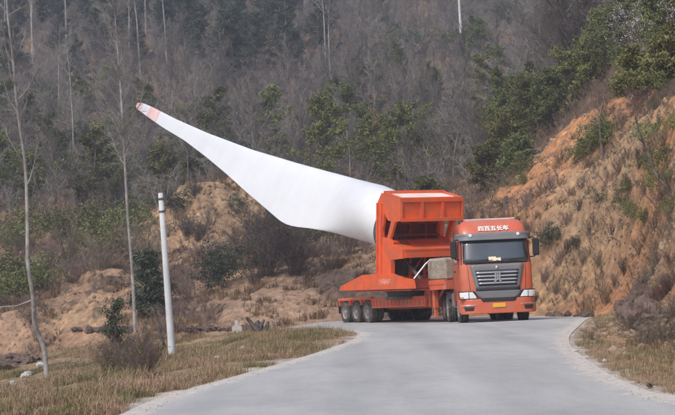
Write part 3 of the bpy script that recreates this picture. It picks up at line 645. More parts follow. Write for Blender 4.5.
# ================================================================== blade lifting rig (stands on the trailer)
RYAW = R(21.5)
rp = at(409, 300, 50.3)
rig = empty('blade_lifting_rig', (2.85, 50.0, .64), RYAW)
tag(rig, 'tall orange steel rig with a panelled box on top, standing on the trailer deck', 'lifting rig')
TILT = R(8.0)
def rigb():
    t = rig
    # turntable and base frame; local y = towards the blade, z = 0 at the deck top
    m = MB(); m.lathe([(0, .001), (0, 1.28), (.10, 1.30), (.12, 1.20), (.28, 1.20), (.30, 1.28), (.34, 1.28), (.34, .001)], 40, 'z', (0, -.6, 0)); m.build('turntable', M['under'], t)
    m = MB(); m.box(-1.42, 1.42, -3.2, 2.6, .34, .40, .0); m.build('turntable_plate', M['redshade'], t)
    for s_ in (-1, 1):
        m = MB(); x0, x1 = sorted((1.25 * s_, 1.45 * s_))
        m.prism([(-3.3, .42), (-3.2, .78), (-2.3, .86), (-1.2, 1.06), (1.6, 1.06), (4.2, .60), (4.3, .42)], x0, x1, 'x')
        m.build('base_beam', M['rig'], t)
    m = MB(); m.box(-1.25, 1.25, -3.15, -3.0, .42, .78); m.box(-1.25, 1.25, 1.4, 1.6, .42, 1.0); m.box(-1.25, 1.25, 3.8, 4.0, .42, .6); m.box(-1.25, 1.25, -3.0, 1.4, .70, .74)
    m.build('cross_beam', M['redshade'], t)
    mt = Matrix.Translation((-1.456, -.75, .72)) @ Matrix.Rotation(R(-90), 4, 'Z') @ Matrix.Rotation(R(90), 4, 'X')
    text_mesh('side_lettering', '大件运输车', .25, M['fadedpaint'], t, mt, .003, .002)
    # the tilted head
    T = Matrix.Translation((0, .2, 1.02)) @ Matrix.Rotation(TILT, 4, 'X')
    def mb():
        q = MB(); q.M = T; return q
    W = 1.36
    # side plates with window opening (frame of four polygons)
    for s_ in (-1, 1):
        x0, x1 = sorted((W * s_, (W - .10) * s_)); m = mb()
        m.prism([(-.50, .0), (.0, .0), (.0, 3.05), (-.38, 3.42), (-.62, 3.40), (-.62, 2.2), (-.50, 1.9)], x0, x1, 'x')      # rear column
        m.prism([(-.62, 3.40), (-2.25, 3.28), (-2.25, 2.42), (-1.75, 2.34), (-1.05, 2.34), (-.62, 2.62)], x0, x1, 'x')     # head of the plate beside the box
        m.prism([(-1.75, 2.34), (-1.28, 1.62), (-.98, 1.62), (-1.35, 2.34)], x0, x1, 'x')                                    # slanting web
        m.prism([(-.50, .0), (-.50, 1.62), (-1.30, 1.62), (-1.45, 1.36), (-2.5, 1.30), (-2.5, .95), (-1.55, .80), (-1.55, .0)], x0, x1, 'x')
        m.build('side_plate', M['rig'], t)
        m = mb()
        for (ya, yb, za, zb) in ((-.50, -.42, .0, 3.0), (-.09, -.0, .0, 3.0), (-1.55, -1.47, .0, .82)):
            m.box(min(W * s_, (W + .07) * s_), max(W * s_, (W + .07) * s_), ya, yb, za, zb)
        m.build('stiffener', M['rig'], t)
    # back plate with ring
    m = mb(); m.box(-W + .1, W - .1, -.08, .0, .0, 3.05); m.build('back_plate', M['redshade'], t)
    m = mb(); m.lathe([(0.0, 1.0), (0.0, 1.27), (.16, 1.27), (.16, 1.0)], 48, 'y', (0, 0, 1.72)); m.build('mounting_ring', M['flange'], t)
    m = mb()
    for x in (-.7, 0, .7): m.box(x - .04, x + .04, -.35, -.08, 1.3, 3.0)
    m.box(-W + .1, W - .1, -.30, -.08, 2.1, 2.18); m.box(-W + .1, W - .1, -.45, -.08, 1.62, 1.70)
    m.build('back_rib', M['redshade'], t)
    # counterweight box: walls with three recessed panels, top cover
    bx = mb(); z0, z1 = 2.42, 3.28
    bx.prism([(-2.28, z0), (-.62, z0 + .08), (-.62, z1 + .10), (-2.28, z1 - .02)], -W + .1, W - .1, 'x'); box = bx.build('counterweight_box', M['rig'], t)
    m = mb()
    for x in np.linspace(-W, W, 4):
        m.box(max(-W, x - .065), min(W, x + .065), -2.36, -2.28, z0, z1)
    m.box(-W, W, -2.37, -2.281, z1 - .12, z1 + .02); m.box(-W, W, -2.37, -2.281, z0 - .03, z0 + .10)
    m.build('box_frame', M['rig'], box)
    m = mb()
    m.prism([(-2.18, z1 - .01), (-.66, z1 + .10), (-.66, z1 + .13), (-2.18, z1 + .02)], -W + .14, W - .14, 'x')
    m.build('top_cover', M['topsheen'], box)
    m = mb(); m.box(-W, W, -2.34, -2.2, z1 - .0, z1 + .06); m.box(-W, W, -.72, -.60, z1 + .10, z1 + .24)
    m.prism([(-2.2, z1 + .0), (-.66, z1 + .10), (-.66, z1 + .20), (-2.2, z1 + .06)], -W, -W + .10, 'x'); m.prism([(-2.2, z1 + .0), (-.66, z1 + .10), (-.66, z1 + .20), (-2.2, z1 + .06)], W - .10, W, 'x')
    m.build('box_rim', M['rig'], box)
    # shelf across the front and the lower bay
    m = mb(); m.box(-W + .1, W, -2.58, -2.46, .98, 1.30); m.prism([(-2.46, 1.22), (-.1, 1.45), (-.1, 1.50), (-2.46, 1.30)], -W + .1, W - .1, 'x'); m.build('front_shelf', M['rig'], t)
    m = mb(); m.box(-W, W, -2.60, -2.58, 1.27, 1.33); m.build('shelf_lip', M['rig'], t)
    m = mb(); 
    for x in (-.55, .1, .7): m.box(x - .05, x + .05, -1.5, -1.42, .0, 1.1)
    m.box(-W + .1, W - .1, -1.55, -1.40, .0, .12); m.tube([(-.5, -1.46, .15), (.1, -1.46, 1.0)], .04, 6); m.tube([(.1, -1.46, .15), (.7, -1.46, 1.0)], .04, 6)
    m.build('lower_truss', M['rig'], t)
    m = mb(); m.box(-1.1, 1.1, -1.2, -.2, .1, .9, .03); m.build('pump_housing', M['under'], t)
    for s_ in (-1, 1):
        m = MB(); m.tube([(.75 * s_, -2.9, .62), (.75 * s_, -1.7, 1.35)], .09, 12); cyl = m.build('hydraulic_cylinder', M['under'], t)
        m = MB(); m.tube([(.75 * s_, -1.72, 1.34), (.75 * s_, -.95, 1.80)], .05, 10); m.build('piston_rod', M['silver'], cyl)
    m = mb()
    for k in range(3): m.tube([(-.9 + .09 * k, -1.6, .1), (-1.0 + .09 * k, -1.9, .7), (-.8 + .09 * k, -1.7, 1.3), (-.9 + .1 * k, -.6, 1.7 + .1 * k), (-.5, -.2, 2.0)], .022, 6)
    m.build('hydraulic_hose', M['black'], t)
    m = MB(); m.tube([(-1.30, -3.25, .80), (-.80, -3.30, 1.35), (-.62, -3.30, 1.48)], .035, 8); m.build('access_rail', M['silver'], t)
    return T
RT = rigb()
bpy.context.view_layer.update()
RW = rig.matrix_world @ RT
ring_c = RW @ Vector((0, .16, 1.72))

# concrete counterweight block on the gooseneck
m = MB(); m.box(-.78, .78, -.60, .70, 0, .88, .09); blk = m.build('ballast_block', M['ballast'])
blk.matrix_world = tr.matrix_world @ Matrix.Translation((-.62, 2.15, 1.602)) @ Matrix.Rotation(R(4), 4, 'Z')
tag(blk, 'rough tan-grey ballast block resting on the platform behind the lorry cab', 'ballast block')

# ================================================================== wind turbine blade
TOP = [(404, 191), (380, 184.5), (336.7, 172.4), (293, 161), (250, 148.5), (206.7, 132.5), (176, 119.0), (152.5, 107.0), (143, 103.0), (138, 102.0)]
BOT = [(380, 246), (373.6, 243.5), (362.7, 241), (336.7, 234.5), (315, 231), (300, 229.5), (290, 226.5), (283, 221.5), (271.7, 212.0), (250, 194), (228, 174.5), (206.7, 157), (185, 140.7), (163, 127.5), (148, 117), (140, 111), (135, 107)]
def blade():
    P0 = np.array((402.0, 219.0)); P1 = np.array((136.5, 104.3)); ax = P1 - P0; Lp = np.hypot(*ax); ax /= Lp; nn = np.array((ax[1], -ax[0])); 
    if nn[1] > 0: nn = -nn                   # nn points up in the picture
    tops = [((np.array(p) - P0) @ ax, (np.array(p) - P0) @ nn) for p in TOP]; bots = [((np.array(p) - P0) @ ax, (np.array(p) - P0) @ nn) for p in BOT]
    root = ring_c; tipD = root.y + 46.5; tip = at(P1[0], P1[1], tipD); A = (tip - root); L = A.length; A.normalize()
    view = (root - Vector((0, 0, CAM_H))).normalized()
    up = A.cross(view).normalized(); 
    if up.z < 0: up = -up
    out = up.cross(A).normalized()
    N = 72; K = 48; V = []; s_list = []
    for i in range(N + 1):
        f = i / N; f = f ** 1.0; c = root + A * (L * f)
        pr = proj(np.array(c.x), np.array(c.y), np.array(c.z)); p = np.array((float(pr[0]), float(pr[1])))
        a = (p - P0) @ ax; off = (p - P0) @ nn; sc = c.y / 1200 
        tq = np.interp(a, [q[0] for q in tops], [q[1] for q in tops]) - off; bq = np.interp(a, [q[0] for q in bots], [q[1] for q in bots]) - off
        th, bh = tq * sc, bq * sc
        k = float(sstep(.03, .17, np.float64(f))); k2 = float(sstep(.0, .07, np.float64(f)))
        th = th * k2 + 1.17 * (1 - k2); bh = bh * k2 - 1.17 * (1 - k2)
        if i == N: th, bh = th * .55, bh * .55
        ch = th - bh; mid = (th + bh) / 2
        tr_ = .34 - .18 * min(1, (f - .15) / .5) if f > .15 else .34
        tw = R(14) * (1 - k) * 0 + R(12) * k * (1 - f)              # twist
        for j in range(K):
            ph = 6.2831853 * j / K
            # airfoil: leading edge up
            xc = .5 + .5 * math.cos(ph); yt = 5 * tr_ * (.2969 * math.sqrt(xc) - .126 * xc - .3516 * xc ** 2 + .2843 * xc ** 3 - .1036 * xc ** 4)
            ua = -(xc - .5) * ch; va = (yt if ph < math.pi else -yt * .75) * ch + .12 * ch * tr_ * math.sin(math.pi * xc)
            uc = -.5 * ch * math.cos(ph); vc = .5 * ch * math.sin(ph)
            u = (uc * (1 - k) + ua * k); v = (vc * (1 - k) + va * k)
            u2 = u * math.cos(tw) - v * math.sin(tw) * 0; v2 = v + u * math.sin(tw)
            q = c + up * (u2 / max(.9, math.cos(tw)) + mid) - out * v2
            V.append(tuple(q - root)); 
        s_list.append(f)
    F = [(i * K + j, i * K + (j + 1) % K, (i + 1) * K + (j + 1) % K, (i + 1) * K + j) for i in range(N) for j in range(K)]
    b = empty('turbine_blade', root); tag(b, 'huge white wind turbine blade with red bands near its tip, raised from the orange rig', 'turbine blade')
    def seg(name, mat_, f0, f1):
        m = MB(); i0 = int(round(f0 * N)); i1 = int(round(f1 * N)); m.add(V[i0 * K:(i1 + 1) * K], [(i * K + j, i * K + (j + 1) % K, (i + 1) * K + (j + 1) % K, (i + 1) * K + j) for i in range(i1 - i0) for j in range(K)], True)
        if i1 == N: m.add(V[N * K:(N + 1) * K], [tuple(range(K))])
        return m.build(name, mat_, b)
    seg('blade_shell', M['blade'], 0, 61 / 72); seg('red_band', M['bred'], 61 / 72, 66 / 72); seg('white_tip_band', M['blade'], 66 / 72, 69 / 72); seg('red_tip', M['bred'], 69 / 72, 1)
    m = MB(); d = A; 
    m.M = d.to_track_quat('Y', 'Z').to_matrix().to_4x4(); m.lathe([(-.0, .9), (-.0, 1.33), (.30, 1.33), (.30, 1.27), (.50, 1.27), (.52, 1.16)], 56, 'y'); m.build('root_flange', M['flange'], b)
blade()

# ================================================================== utility pole
def pole():
    D = ground_at(172.5, 357.5, 36.0, 12)[1]; b = at(172.5, 357.5, D); top = at(160.5, 192, D); g = zg(b.x, b.y); ax = Vector((top.x - b.x, top.y - b.y, top.z - b.z)); Lp = ax.length
    t = empty('utility_pole', (b.x, b.y, g - .05)); tag(t, 'slim pale concrete utility pole leaning slightly on the grass verge', 'utility pole')
    m = MB(); m.M = ax.to_track_quat('Z', 'Y').to_matrix().to_4x4(); L2 = Lp + (b.z - g)
    m.lathe([(-.4, .0033 * D), (0, .0032 * D), (L2 * .5, .0026 * D), (L2, .0021 * D), (L2 + .02, .0016 * D), (L2 + .02, .001)], 20, 'z'); m.build('shaft', M['pole'], t)
    for h in (L2 - .18, L2 - .55):
        m = MB(); m.M = ax.to_track_quat('Z', 'Y').to_matrix().to_4x4(); m.lathe([(h, .0020 * D), (h, .0026 * D), (h + .06, .0026 * D), (h + .06, .0020 * D)], 20, 'z'); m.build('clamp_band', M['flange'], t)
    m = MB(); m.M = ax.to_track_quat('Z', 'Y').to_matrix().to_4x4(); m.tube([(0, 0, L2 - .15), (-.22, 0, L2 - .15), (-.22, 0, L2 - .05)], .015, 6); m.lathe([(0, .001), (0, .03), (.05, .035), (.09, .02), (.09, .001)], 10, 'z', (-.22, 0, L2 - .07)); m.build('insulator', M['pole'], t)
pole()

# ================================================================== plants
def basis(d):
    a = np.where(np.abs(d[:, 2:3]) < .9, np.array([[0, 0, 1.]]), np.array([[1., 0, 0]])); u = np.cross(d, a); u /= np.linalg.norm(u, axis=1, keepdims=True) + 1e-9
    return u, np.cross(d, u)
def seg_mesh(name, segs, m_, k=3):
    """segs: array (n,8) p0 p1 r0 r1 -> k-sided tapered sticks; thin ones become flat blades"""
    s_ = np.array(segs); p0, p1, r0, r1 = s_[:, :3], s_[:, 3:6], s_[:, 6:7], s_[:, 7:8]
    d = p1 - p0; d /= np.linalg.norm(d, axis=1, keepdims=True) + 1e-9; u, v = basis(d); n = len(s_)
    V = np.concatenate([p0[:, None] + r0[:, None] * (u[:, None] * np.cos(2 * np.pi * j / k) + v[:, None] * np.sin(2 * np.pi * j / k)) for j in range(k)] +
                       [p1[:, None] + r1[:, None] * (u[:, None] * np.cos(2 * np.pi * j / k) + v[:, None] * np.sin(2 * np.pi * j / k)) for j in range(k)], 1)
    base = (np.arange(n) * 2 * k)[:, None]
    F = np.concatenate([base + np.array([[j, (j + 1) % k, k + (j + 1) % k, k + j]]) for j in range(k)], 0)
    me = np_mesh(name, V.reshape(-1, 3), F, True); me.materials.append(m_); return me
def grow(rg, H, r0, lean=.05, bare=.3, limbs=20, spread=.45, up=.8, sub=6, twigs=4, wob=.05, limb_len=.38, fork=0, twig_r=.008, limb_r=.42):
    """a branching skeleton -> (trunk and limb sticks, twig sticks)"""
    T, W = [], []; P = [np.zeros(3)]; d = np.array([rg.normal(0, lean), rg.normal(0, lean), 1.]); n = 12
    for i in range(n):
        d = d + np.array([rg.normal(0, wob), rg.normal(0, wob), 0]); d /= np.linalg.norm(d); P.append(P[-1] + d * H / n)
    P = np.array(P); rr = lambda f: r0 * (1 - f) ** .8 + .012
    for i in range(n): T.append([*P[i], *P[i + 1], rr(i / n), rr((i + 1) / n)])
    for b in range(limbs):
        f = bare + (1 - bare) * (b + rg.rand()) / limbs; f = min(f, .985); q = f * n; i = int(q); p = P[i] + (P[i + 1] - P[i]) * (q - i)
        az = rg.rand() * 6.283; L = H * limb_len * (1 - .62 * (f - bare) / (1 - bare)) * (.6 + .7 * rg.rand()); m_ = 5
        dd = np.array([math.cos(az) * spread, math.sin(az) * spread, up * (.5 + .8 * rg.rand())]); dd /= np.linalg.norm(dd); rad = rr(f) * limb_r + .006
        for k in range(m_):
            dd = dd + np.array([rg.normal(0, .13), rg.normal(0, .13), rg.normal(.05, .10)]); dd /= np.linalg.norm(dd); p2 = p + dd * L / m_
            T.append([*p, *p2, rad * (1 - k / m_) + .004, rad * (1 - (k + 1) / m_) + .004])
            for s in range(max(1, int(sub * (k + 1) / m_ + rg.rand()))):
                a = dd + rg.normal(0, .55, 3); a /= np.linalg.norm(a); l = L * (.18 + .25 * rg.rand()); o = p + (p2 - p) * rg.rand()
                o2 = o + a * l * .5; a = a + np.array([0, 0, .15]) + rg.normal(0, .2, 3); a /= np.linalg.norm(a); o3 = o2 + a * l * .5
                W.append([*o, *o2, twig_r * 1.5, twig_r * 1.1]); W.append([*o2, *o3, twig_r * 1.1, twig_r * .5])
                for t in range(twigs):
                    b_ = a + rg.normal(0, .6, 3); b_ /= np.linalg.norm(b_); w0 = o + (o3 - o) * (.2 + .8 * rg.rand()); W.append([*w0, *(w0 + b_ * l * (.25 + .35 * rg.rand())), twig_r * .8, twig_r * .35])
            p = p2
    return T, W
def leaf_mesh(name, centers, size, m_, rg, flat=.0, asp=.45):
    """small bent leaf faces (two triangles as a quad) about the given centres"""
    c = np.array(centers); n = len(c); d = rg.normal(0, 1, (n, 3)); d[:, 2] = np.abs(d[:, 2]) * .8 + .1; d /= np.linalg.norm(d, axis=1, keepdims=True); u, v = basis(d)
    th = rg.rand(n, 1) * 6.283; u, v = u * np.cos(th) + v * np.sin(th), v * np.cos(th) - u * np.sin(th)
    s_ = size * (.6 + .8 * rg.rand(n, 1))
    V = np.stack([c - u * s_, c + v * s_ * asp + d * s_ * .15, c + u * s_, c - v * s_ * asp + d * s_ * .15], 1).reshape(-1, 3)
    F = np.arange(4 * n).reshape(n, 4); me = np_mesh(name, V, F, False); me.materials.append(m_); return me
def clumps(rg, n, ext, per, spread, shell=.55, base=.1, lobes=7):
    """leaf centres in uneven clumps filling an ellipsoid that is made of several offset lobes"""
    ext = np.array(ext); L = rg.normal(0, .42, (lobes, 3)); L[:, 2] = np.abs(L[:, 2]) * .9; out = []
    for i in range(n):
        a = rg.normal(0, 1, 3); a /= np.linalg.norm(a); r = (shell + (1 - shell) * rg.rand()) * .62
        c = (L[i % lobes] + a * r) * ext; c[2] = max(c[2] + ext[2] * .55, base)
        q = int(per * (.4 + 1.2 * rg.rand())); out.append(c + rg.normal(0, spread, (q, 3)) * np.array([1, 1, .7]))
    o = np.concatenate(out); return o[o[:, 2] > base * .5]
def pine_parts(rg, H, cr, dens=1.0, bare=.25):
    T, W = grow(rg, H, H * .018 + .03, .04, bare, int(26 * dens), 1.0, .32, 3, 1, .02, .30 * cr, 0, .01)
    cs = []
    for i, s in enumerate(W):
        p1 = np.array(s[3:6]); cs.append(p1 + rg.normal(0, .16, (9, 3)) * np.array([1, 1, .55]))
    return T, np.concatenate(cs)
VAR = {}
def thing_from(name, parts, label=None, cat=None, group=None):
    r = empty(name); tag(r, label, cat, group)
    for n_, me in parts:
        o = link(n_, me, None, r); KIDS.setdefault(r.name, []).append(o)
    return r
rg = np.random.RandomState(5)
def single(name, mes):
    """one mesh from several (keeps materials)"""
    import bmesh
    V, F, MI, base, mats = [], [], [], 0, []
    for me in mes:
        n = len(me.vertices); v = np.empty(n * 3, np.float32); me.vertices.foreach_get('co', v); f = np.empty(len(me.loops), np.int32); me.loops.foreach_get('vertex_index', f)
        V.append(v.reshape(-1, 3)); F.append(f.reshape(-1, 4) + base); MI.append(np.full(len(me.polygons), len(mats), np.int32)); base += n; mats.append(me.materials[0])
    out = np_mesh(name, np.concatenate(V), np.concatenate(F)); [out.materials.append(q) for q in mats]; out.polygons.foreach_set('material_index', np.concatenate(MI)); return out
# --- far bare trees
far_bare = []
for i in range(8):
    slim = i % 3 == 0
    T, W = grow(rg, 8.5 + 2 * rg.rand(), .10, .06, .18 if not slim else .4, 24 if not slim else 16, .55 if not slim else .35, .75, 7, 5, .06, .42 if not slim else .22, twig_r=.013)
    far_bare.append((seg_mesh('trunk', T, M['barkfar'], 4), seg_mesh('crown', W, M['barkfar'], 3)))
far_pine = []
for i in range(5):
    T, cs = pine_parts(rg, 7.5 + 2 * rg.rand(), 1.0 + .3 * rg.rand(), 1.2, .12)
    far_pine.append((seg_mesh('trunk', T, M['bark'], 4), leaf_mesh('crown', cs, .13, M['pine'], rg)))
far_dark = []
for i in range(4):
    T, cs = pine_parts(rg, 8.5 + 2 * rg.rand(), .8, 1.3, .2)
    far_dark.append((seg_mesh('trunk', T, M['barkfar'], 4), leaf_mesh('crown', cs, .13, M['darkleaf'], rg)))
far_tall = []
for i in range(4):
    T, W = grow(rg, 15 + 3 * rg.rand(), .15, .02, .55, 12, .5, .8, 5, 4, .015, .16, twig_r=.015)
    far_tall.append((seg_mesh('trunk', T, M['barkpale'], 5), seg_mesh('crown', W, M['barkfar'], 3)))
shrub_g = [leaf_mesh('shrub', clumps(rg, 110, (1.3, 1.3, 1.0), 16, .13), .065, M['leaf'], rg) for _ in range(4)]
shrub_d = [leaf_mesh('shrub', clumps(rg, 120, (1.2, 1.2, 1.3), 18, .12), .060, M['darkleaf'], rg) for _ in range(3)]
def brush(rg, H, n, mt, tr_=.006, k=3, spread=.6):
    segs = []
    for b in range(n):
        az = rg.rand() * 6.283; r = rg.rand() * .25; p = np.array([math.cos(az) * r, math.sin(az) * r, -.05]); d = np.array([math.cos(az) * spread * rg.rand(), math.sin(az) * spread * rg.rand(), 1.]); L = H * (.6 + .5 * rg.rand())
        for s in range(4):
            d = d + rg.normal(0, .16, 3); d /= np.linalg.norm(d); p2 = p + d * L / 4; segs.append([*p, *p2, tr_ * (2 - s * .4), tr_ * (1.6 - s * .4)])
            for t in range(3 + 2 * s):
                a = d + rg.normal(0, .55, 3); a /= np.linalg.norm(a); o = p + (p2 - p) * rg.rand(); o2 = o + a * L * (.08 + .16 * rg.rand()); segs.append([*o, *o2, tr_ * .8, tr_ * .4])
                for q in range(2): a2 = a + rg.normal(0, .6, 3); a2 /= np.linalg.norm(a2); o3 = o + (o2 - o) * (.4 + .6 * rg.rand()); segs.append([*o3, *(o3 + a2 * L * .09), tr_ * .55, tr_ * .3])
            p = p2
    return seg_mesh('brush', segs, mt, k)
brush_v = [brush(rg, 1.6, 22, M['twig'], .008) for _ in range(5)]

def spot(px, D): p = at(px, 200, D); return p.x, D
def vis(x, y, z):
    px, py = proj(np.array(x), np.array(y), np.array(z)); return float(px), float(py)
def put(root, x, y, s=1.0, sink=.15, rz=None, sz=None, tilt=0):
    root.location = (x, y, zg(x, y) - sink); root.rotation_euler = (rg.normal(0, tilt), rg.normal(0, tilt), rg.rand() * 6.283 if rz is None else rz); root.scale = (s, s, sz or s)
ROOTS = {}
def place(kind, variants, x, y, s, label, cat, group, sink=.15, sz=None, tilt=.04, name=None, parted=False):
    """variants: list of single meshes, or (trunk, crown) pairs when parted"""
    v = rg.randint(len(variants))
    if not parted:
        key = (kind, id(variants[v]))
        if key not in ROOTS: ROOTS[key] = variants[v] if not isinstance(variants[v], tuple) else single(kind, variants[v])
        o = link(name or kind, ROOTS[key])
    else:
        o = empty(name or kind)
        for n_, me in zip(('trunk', 'crown'), variants[v]): link(n_, me, None, o)
    tag(o, label, cat, group); put(o, x, y, s, sink, None, sz, tilt); return o

# region densities on the slope beyond, by where a point falls (photo pixels are only used to read the photo)
def wood_kind(px, py):
    r = rg.rand()
    if py < 70 and px < 330: return 'darkpine' if r < .42 else 'tall' if r < .60 else 'bare'
    if px < 140 and py < 150: return 'bare' if r < .35 else 'none' if r < .50 else 'shrub' if r < .82 else 'pine'
    if px < 140: return 'pine' if r < .22 else 'shrub' if r < .65 else 'bare' if r < .9 else 'none'
    if 180 < px < 400 and py > 165: return 'bare'
    if px < 250 and py > 95: return 'pine' if r < .30 else 'shrub' if r < .6 else 'bare'
    if 475 < px < 640 and 45 < py < 200: return 'pine' if r < .42 else 'bare' if r < .8 else 'shrub'
    if px > 560: return 'pine' if r < .35 else 'shrub' if r < .55 else 'bare'
    if 330 < px < 480 and 125 < py: return 'pine' if r < .35 else 'shrub' if r < .5 else 'bare'
    return 'bare' if r < .84 else 'pine' if r < .92 else 'shrub'
nb = dict(darkpine=0, bare=0, pine=0, tall=0, shrub=0)
cells = []
for D in np.arange(104, 262, 5.2):
    st = 4.6 / D * 1200
    for px in np.arange(-45, 735, st): cells.append((px + rg.uniform(-.5, .5) * st, D + rg.uniform(-2.6, 2.6)))
rg.shuffle(cells)
for px, D in cells:
    x, y = spot(px, D); z = float(zcol(np.array(x), np.array(y))); qx, qy = vis(x, y, z + 3)
    if qy < -40 or qx < -50 or qx > 720: continue
    k = wood_kind(qx, qy)
    if k == 'none' or nb.get(k, 0) >= dict(darkpine=120, bare=298, pine=260, tall=40, shrub=200)[k]: continue
    nb[k] += 1
    if k == 'bare': place('bare_tree', far_bare, x, y, .50 + .45 * rg.rand() ** 1.5, 'leafless grey tree among many on the wooded hillside', 'tree', 'leafless trees on the wooded hillside')
    elif k == 'pine': place('pine_tree', far_pine, x, y, .55 + .4 * rg.rand(), 'dark green pine among the leafless trees on the wooded hillside', 'tree', 'pines on the wooded hillside')
    elif k == 'darkpine': place('dark_pine', far_dark, x, y, .7 + .4 * rg.rand(), 'very dark slim pine high on the hillside among thin pale trunks', 'tree', 'dark slim pines high on the hillside')
    elif k == 'tall': place('tall_tree', far_tall, x, y, .8 + .4 * rg.rand(), 'tall thin pale-trunked tree high on the wooded hillside', 'tree', 'tall thin trees on the wooded hillside')
    else: place('shrub', shrub_g + shrub_d, x, y, 1.2 + 1.0 * rg.rand(), 'green shrub on the wooded hillside', 'shrub', 'shrubs on the wooded hillside')
print('WOOD', nb)

def scatter_mesh(name, protos, pts, mats=None):
    """merge many transformed copies of light meshes into ONE stuff mesh; pts: (x, y, z, scale, rot)"""
    data = []
    for me in protos:
        n = len(me.vertices); v = np.empty(n * 3, np.float32); me.vertices.foreach_get('co', v); f = np.empty(len(me.loops), np.int32); me.loops.foreach_get('vertex_index', f); data.append((v.reshape(-1, 3), f.reshape(-1, 4)))
    V, F, b = [], [], 0
    for i, (x, y, z, s, r) in enumerate(pts):
        v, f = data[i % len(data)]; c, sn = math.cos(r) * s, math.sin(r) * s
        V.append(np.stack([v[:, 0] * c - v[:, 1] * sn + x, v[:, 0] * sn + v[:, 1] * c + y, v[:, 2] * s + z], -1)); F.append(f + b); b += len(v)
    return np_mesh(name, np.concatenate(V), np.concatenate(F))
# brush covering the wooded slope floor
small_brush = [brush(rg, 2.2, 6, M['twig'], .014) for _ in range(3)]
pts = []
for D in np.arange(100, 258, 3.2):
    st = 2.5 / D * 1200
    for px in np.arange(-40, 720, st):
        x, y = spot(px + rg.uniform(-.5, .5) * st, D + rg.uniform(-2, 2)); pts.append((x, y, 0, .8 + 1.3 * rg.rand() ** 2, rg.rand() * 6.28))
zz = zf(np.array([p[0] for p in pts]), np.array([p[1] for p in pts])); pts = [(p[0], p[1], z - .1, p[3], p[4]) for p, z in zip(pts, zz)]
me = scatter_mesh('undergrowth', small_brush, pts); me.materials.append(M['barkfar']); tag(link('undergrowth', me), 'grey-brown leafless undergrowth covering the floor of the wooded hillside', 'undergrowth', kind='stuff')

PB = [single('purple_bush', [brush(rg, 1.5, 24, M['purple'], .008), leaf_mesh('l', clumps(rg, 70, (.9, .9, .8), 12, .10), .03, M['purple'], rg)]) for _ in range(3)]
# --- individual shrubs of the dirt banks, read off the photo: (px, py of the foot, depth, scale, kind)
def mid(px, py, D, s, vs_, label, group='bushes on the dirt banks', name='shrub', cat='shrub', sz=None):
    gx, gy = ground_at(px, py, D); return place(name, vs_, gx, gy, s, label, cat, group, .12, sz, name=name)
dark_brush = [single('shrub', [brush(rg, 1.9, 34, M['bark'], .010), leaf_mesh('l', clumps(rg, 60, (.9, .9, 1.0), 10, .14), .05, M['darkleaf'], rg)]) for _ in range(2)]
DARK = {(270, 275): 'large dark bush low on the bank between the round bush and the blade', (285, 262): 'tall dark bush directly below the widest part of the blade', (262, 250): 'dark bush below the trailing edge of the blade, uphill of the large one', (215, 290): 'round dark bush alone on the pink dirt bank', (225, 285): 'dark bush touching the round one on the pink dirt bank', (150, 300): 'dark low bush behind the foot of the utility pole', (275, 225): 'dark bush just touching the lower edge of the blade', (200, 240): 'small dark bush at the bottom of the tan outcrop beside the pole', (187, 232): 'small dark bush beside the pole on the tan outcrop', (172, 215): 'dark bush next to the top of the utility pole', (320, 250): 'dark bush under the thick root part of the blade', (345, 240): 'dark bush nearest the rig under the blade root', (300, 240): 'dark bush under the blade where it starts to narrow', (238, 215): 'small dark bush at the top right of the tan outcrop', (182, 205): 'dark bush on the crest of the tan outcrop'}
GREEN = {(20, 300): 'green bush behind the bent trunk of the crooked pale tree', (35, 290): 'green bush just uphill of the bend in the crooked pale tree', (5, 290): 'green bush at the very edge of the photo above the gully', (95, 255): 'olive bush on the crest of the grassy mound', (110, 250): 'green bush close behind the straight grey tree', (85, 235): 'wide green bush between the crooked tree and the straight grey tree', (130, 235): 'green bush between the straight grey tree and the pole top', (60, 240): 'green bush beside the middle of the crooked pale tree', (120, 225): 'green bush on the slope uphill of the straight grey tree', (30, 235): 'green bush touching the middle of the crooked tree trunk', (10, 250): 'green bush at the photo edge beside the crooked tree'}
BG = 'green bush growing on the dirt banks beyond the road'; BD = 'dark bush growing on the dirt banks beyond the road'; BB = 'leafless brown brush growing on the dirt banks beyond the road'
for px, py, D, s in ((270, 275, 76, 1.5), (285, 262, 78, 1.7), (262, 250, 84, 1.5), (215, 290, 72, 1.3), (225, 285, 74, 1.2), (150, 300, 70, 1.0), (275, 225, 92, 1.6), (200, 240, 88, .9), (187, 232, 88, .8), (172, 215, 96, .9), (320, 250, 86, 1.2), (345, 240, 90, 1.2), (300, 240, 88, 1.3), (238, 215, 94, .9), (182, 205, 97, .9)): mid(px, py, D, s, dark_brush if (px, py) in ((270, 275), (285, 262), (262, 250), (275, 225), (300, 240), (187, 232), (200, 240)) else shrub_d, DARK[(px, py)])
for px, py, D, s in ((20, 300, 68, 1.4), (35, 290, 70, 1.3), (5, 290, 70, 1.5), (95, 255, 84, 1.6), (110, 250, 88, 1.6), (85, 235, 92, 1.7), (130, 235, 93, 1.5), (60, 240, 92, 1.5), (120, 225, 100, 1.6), (30, 235, 96, 1.6), (10, 250, 86, 1.4)): mid(px, py, D, s, shrub_g, GREEN[(px, py)])
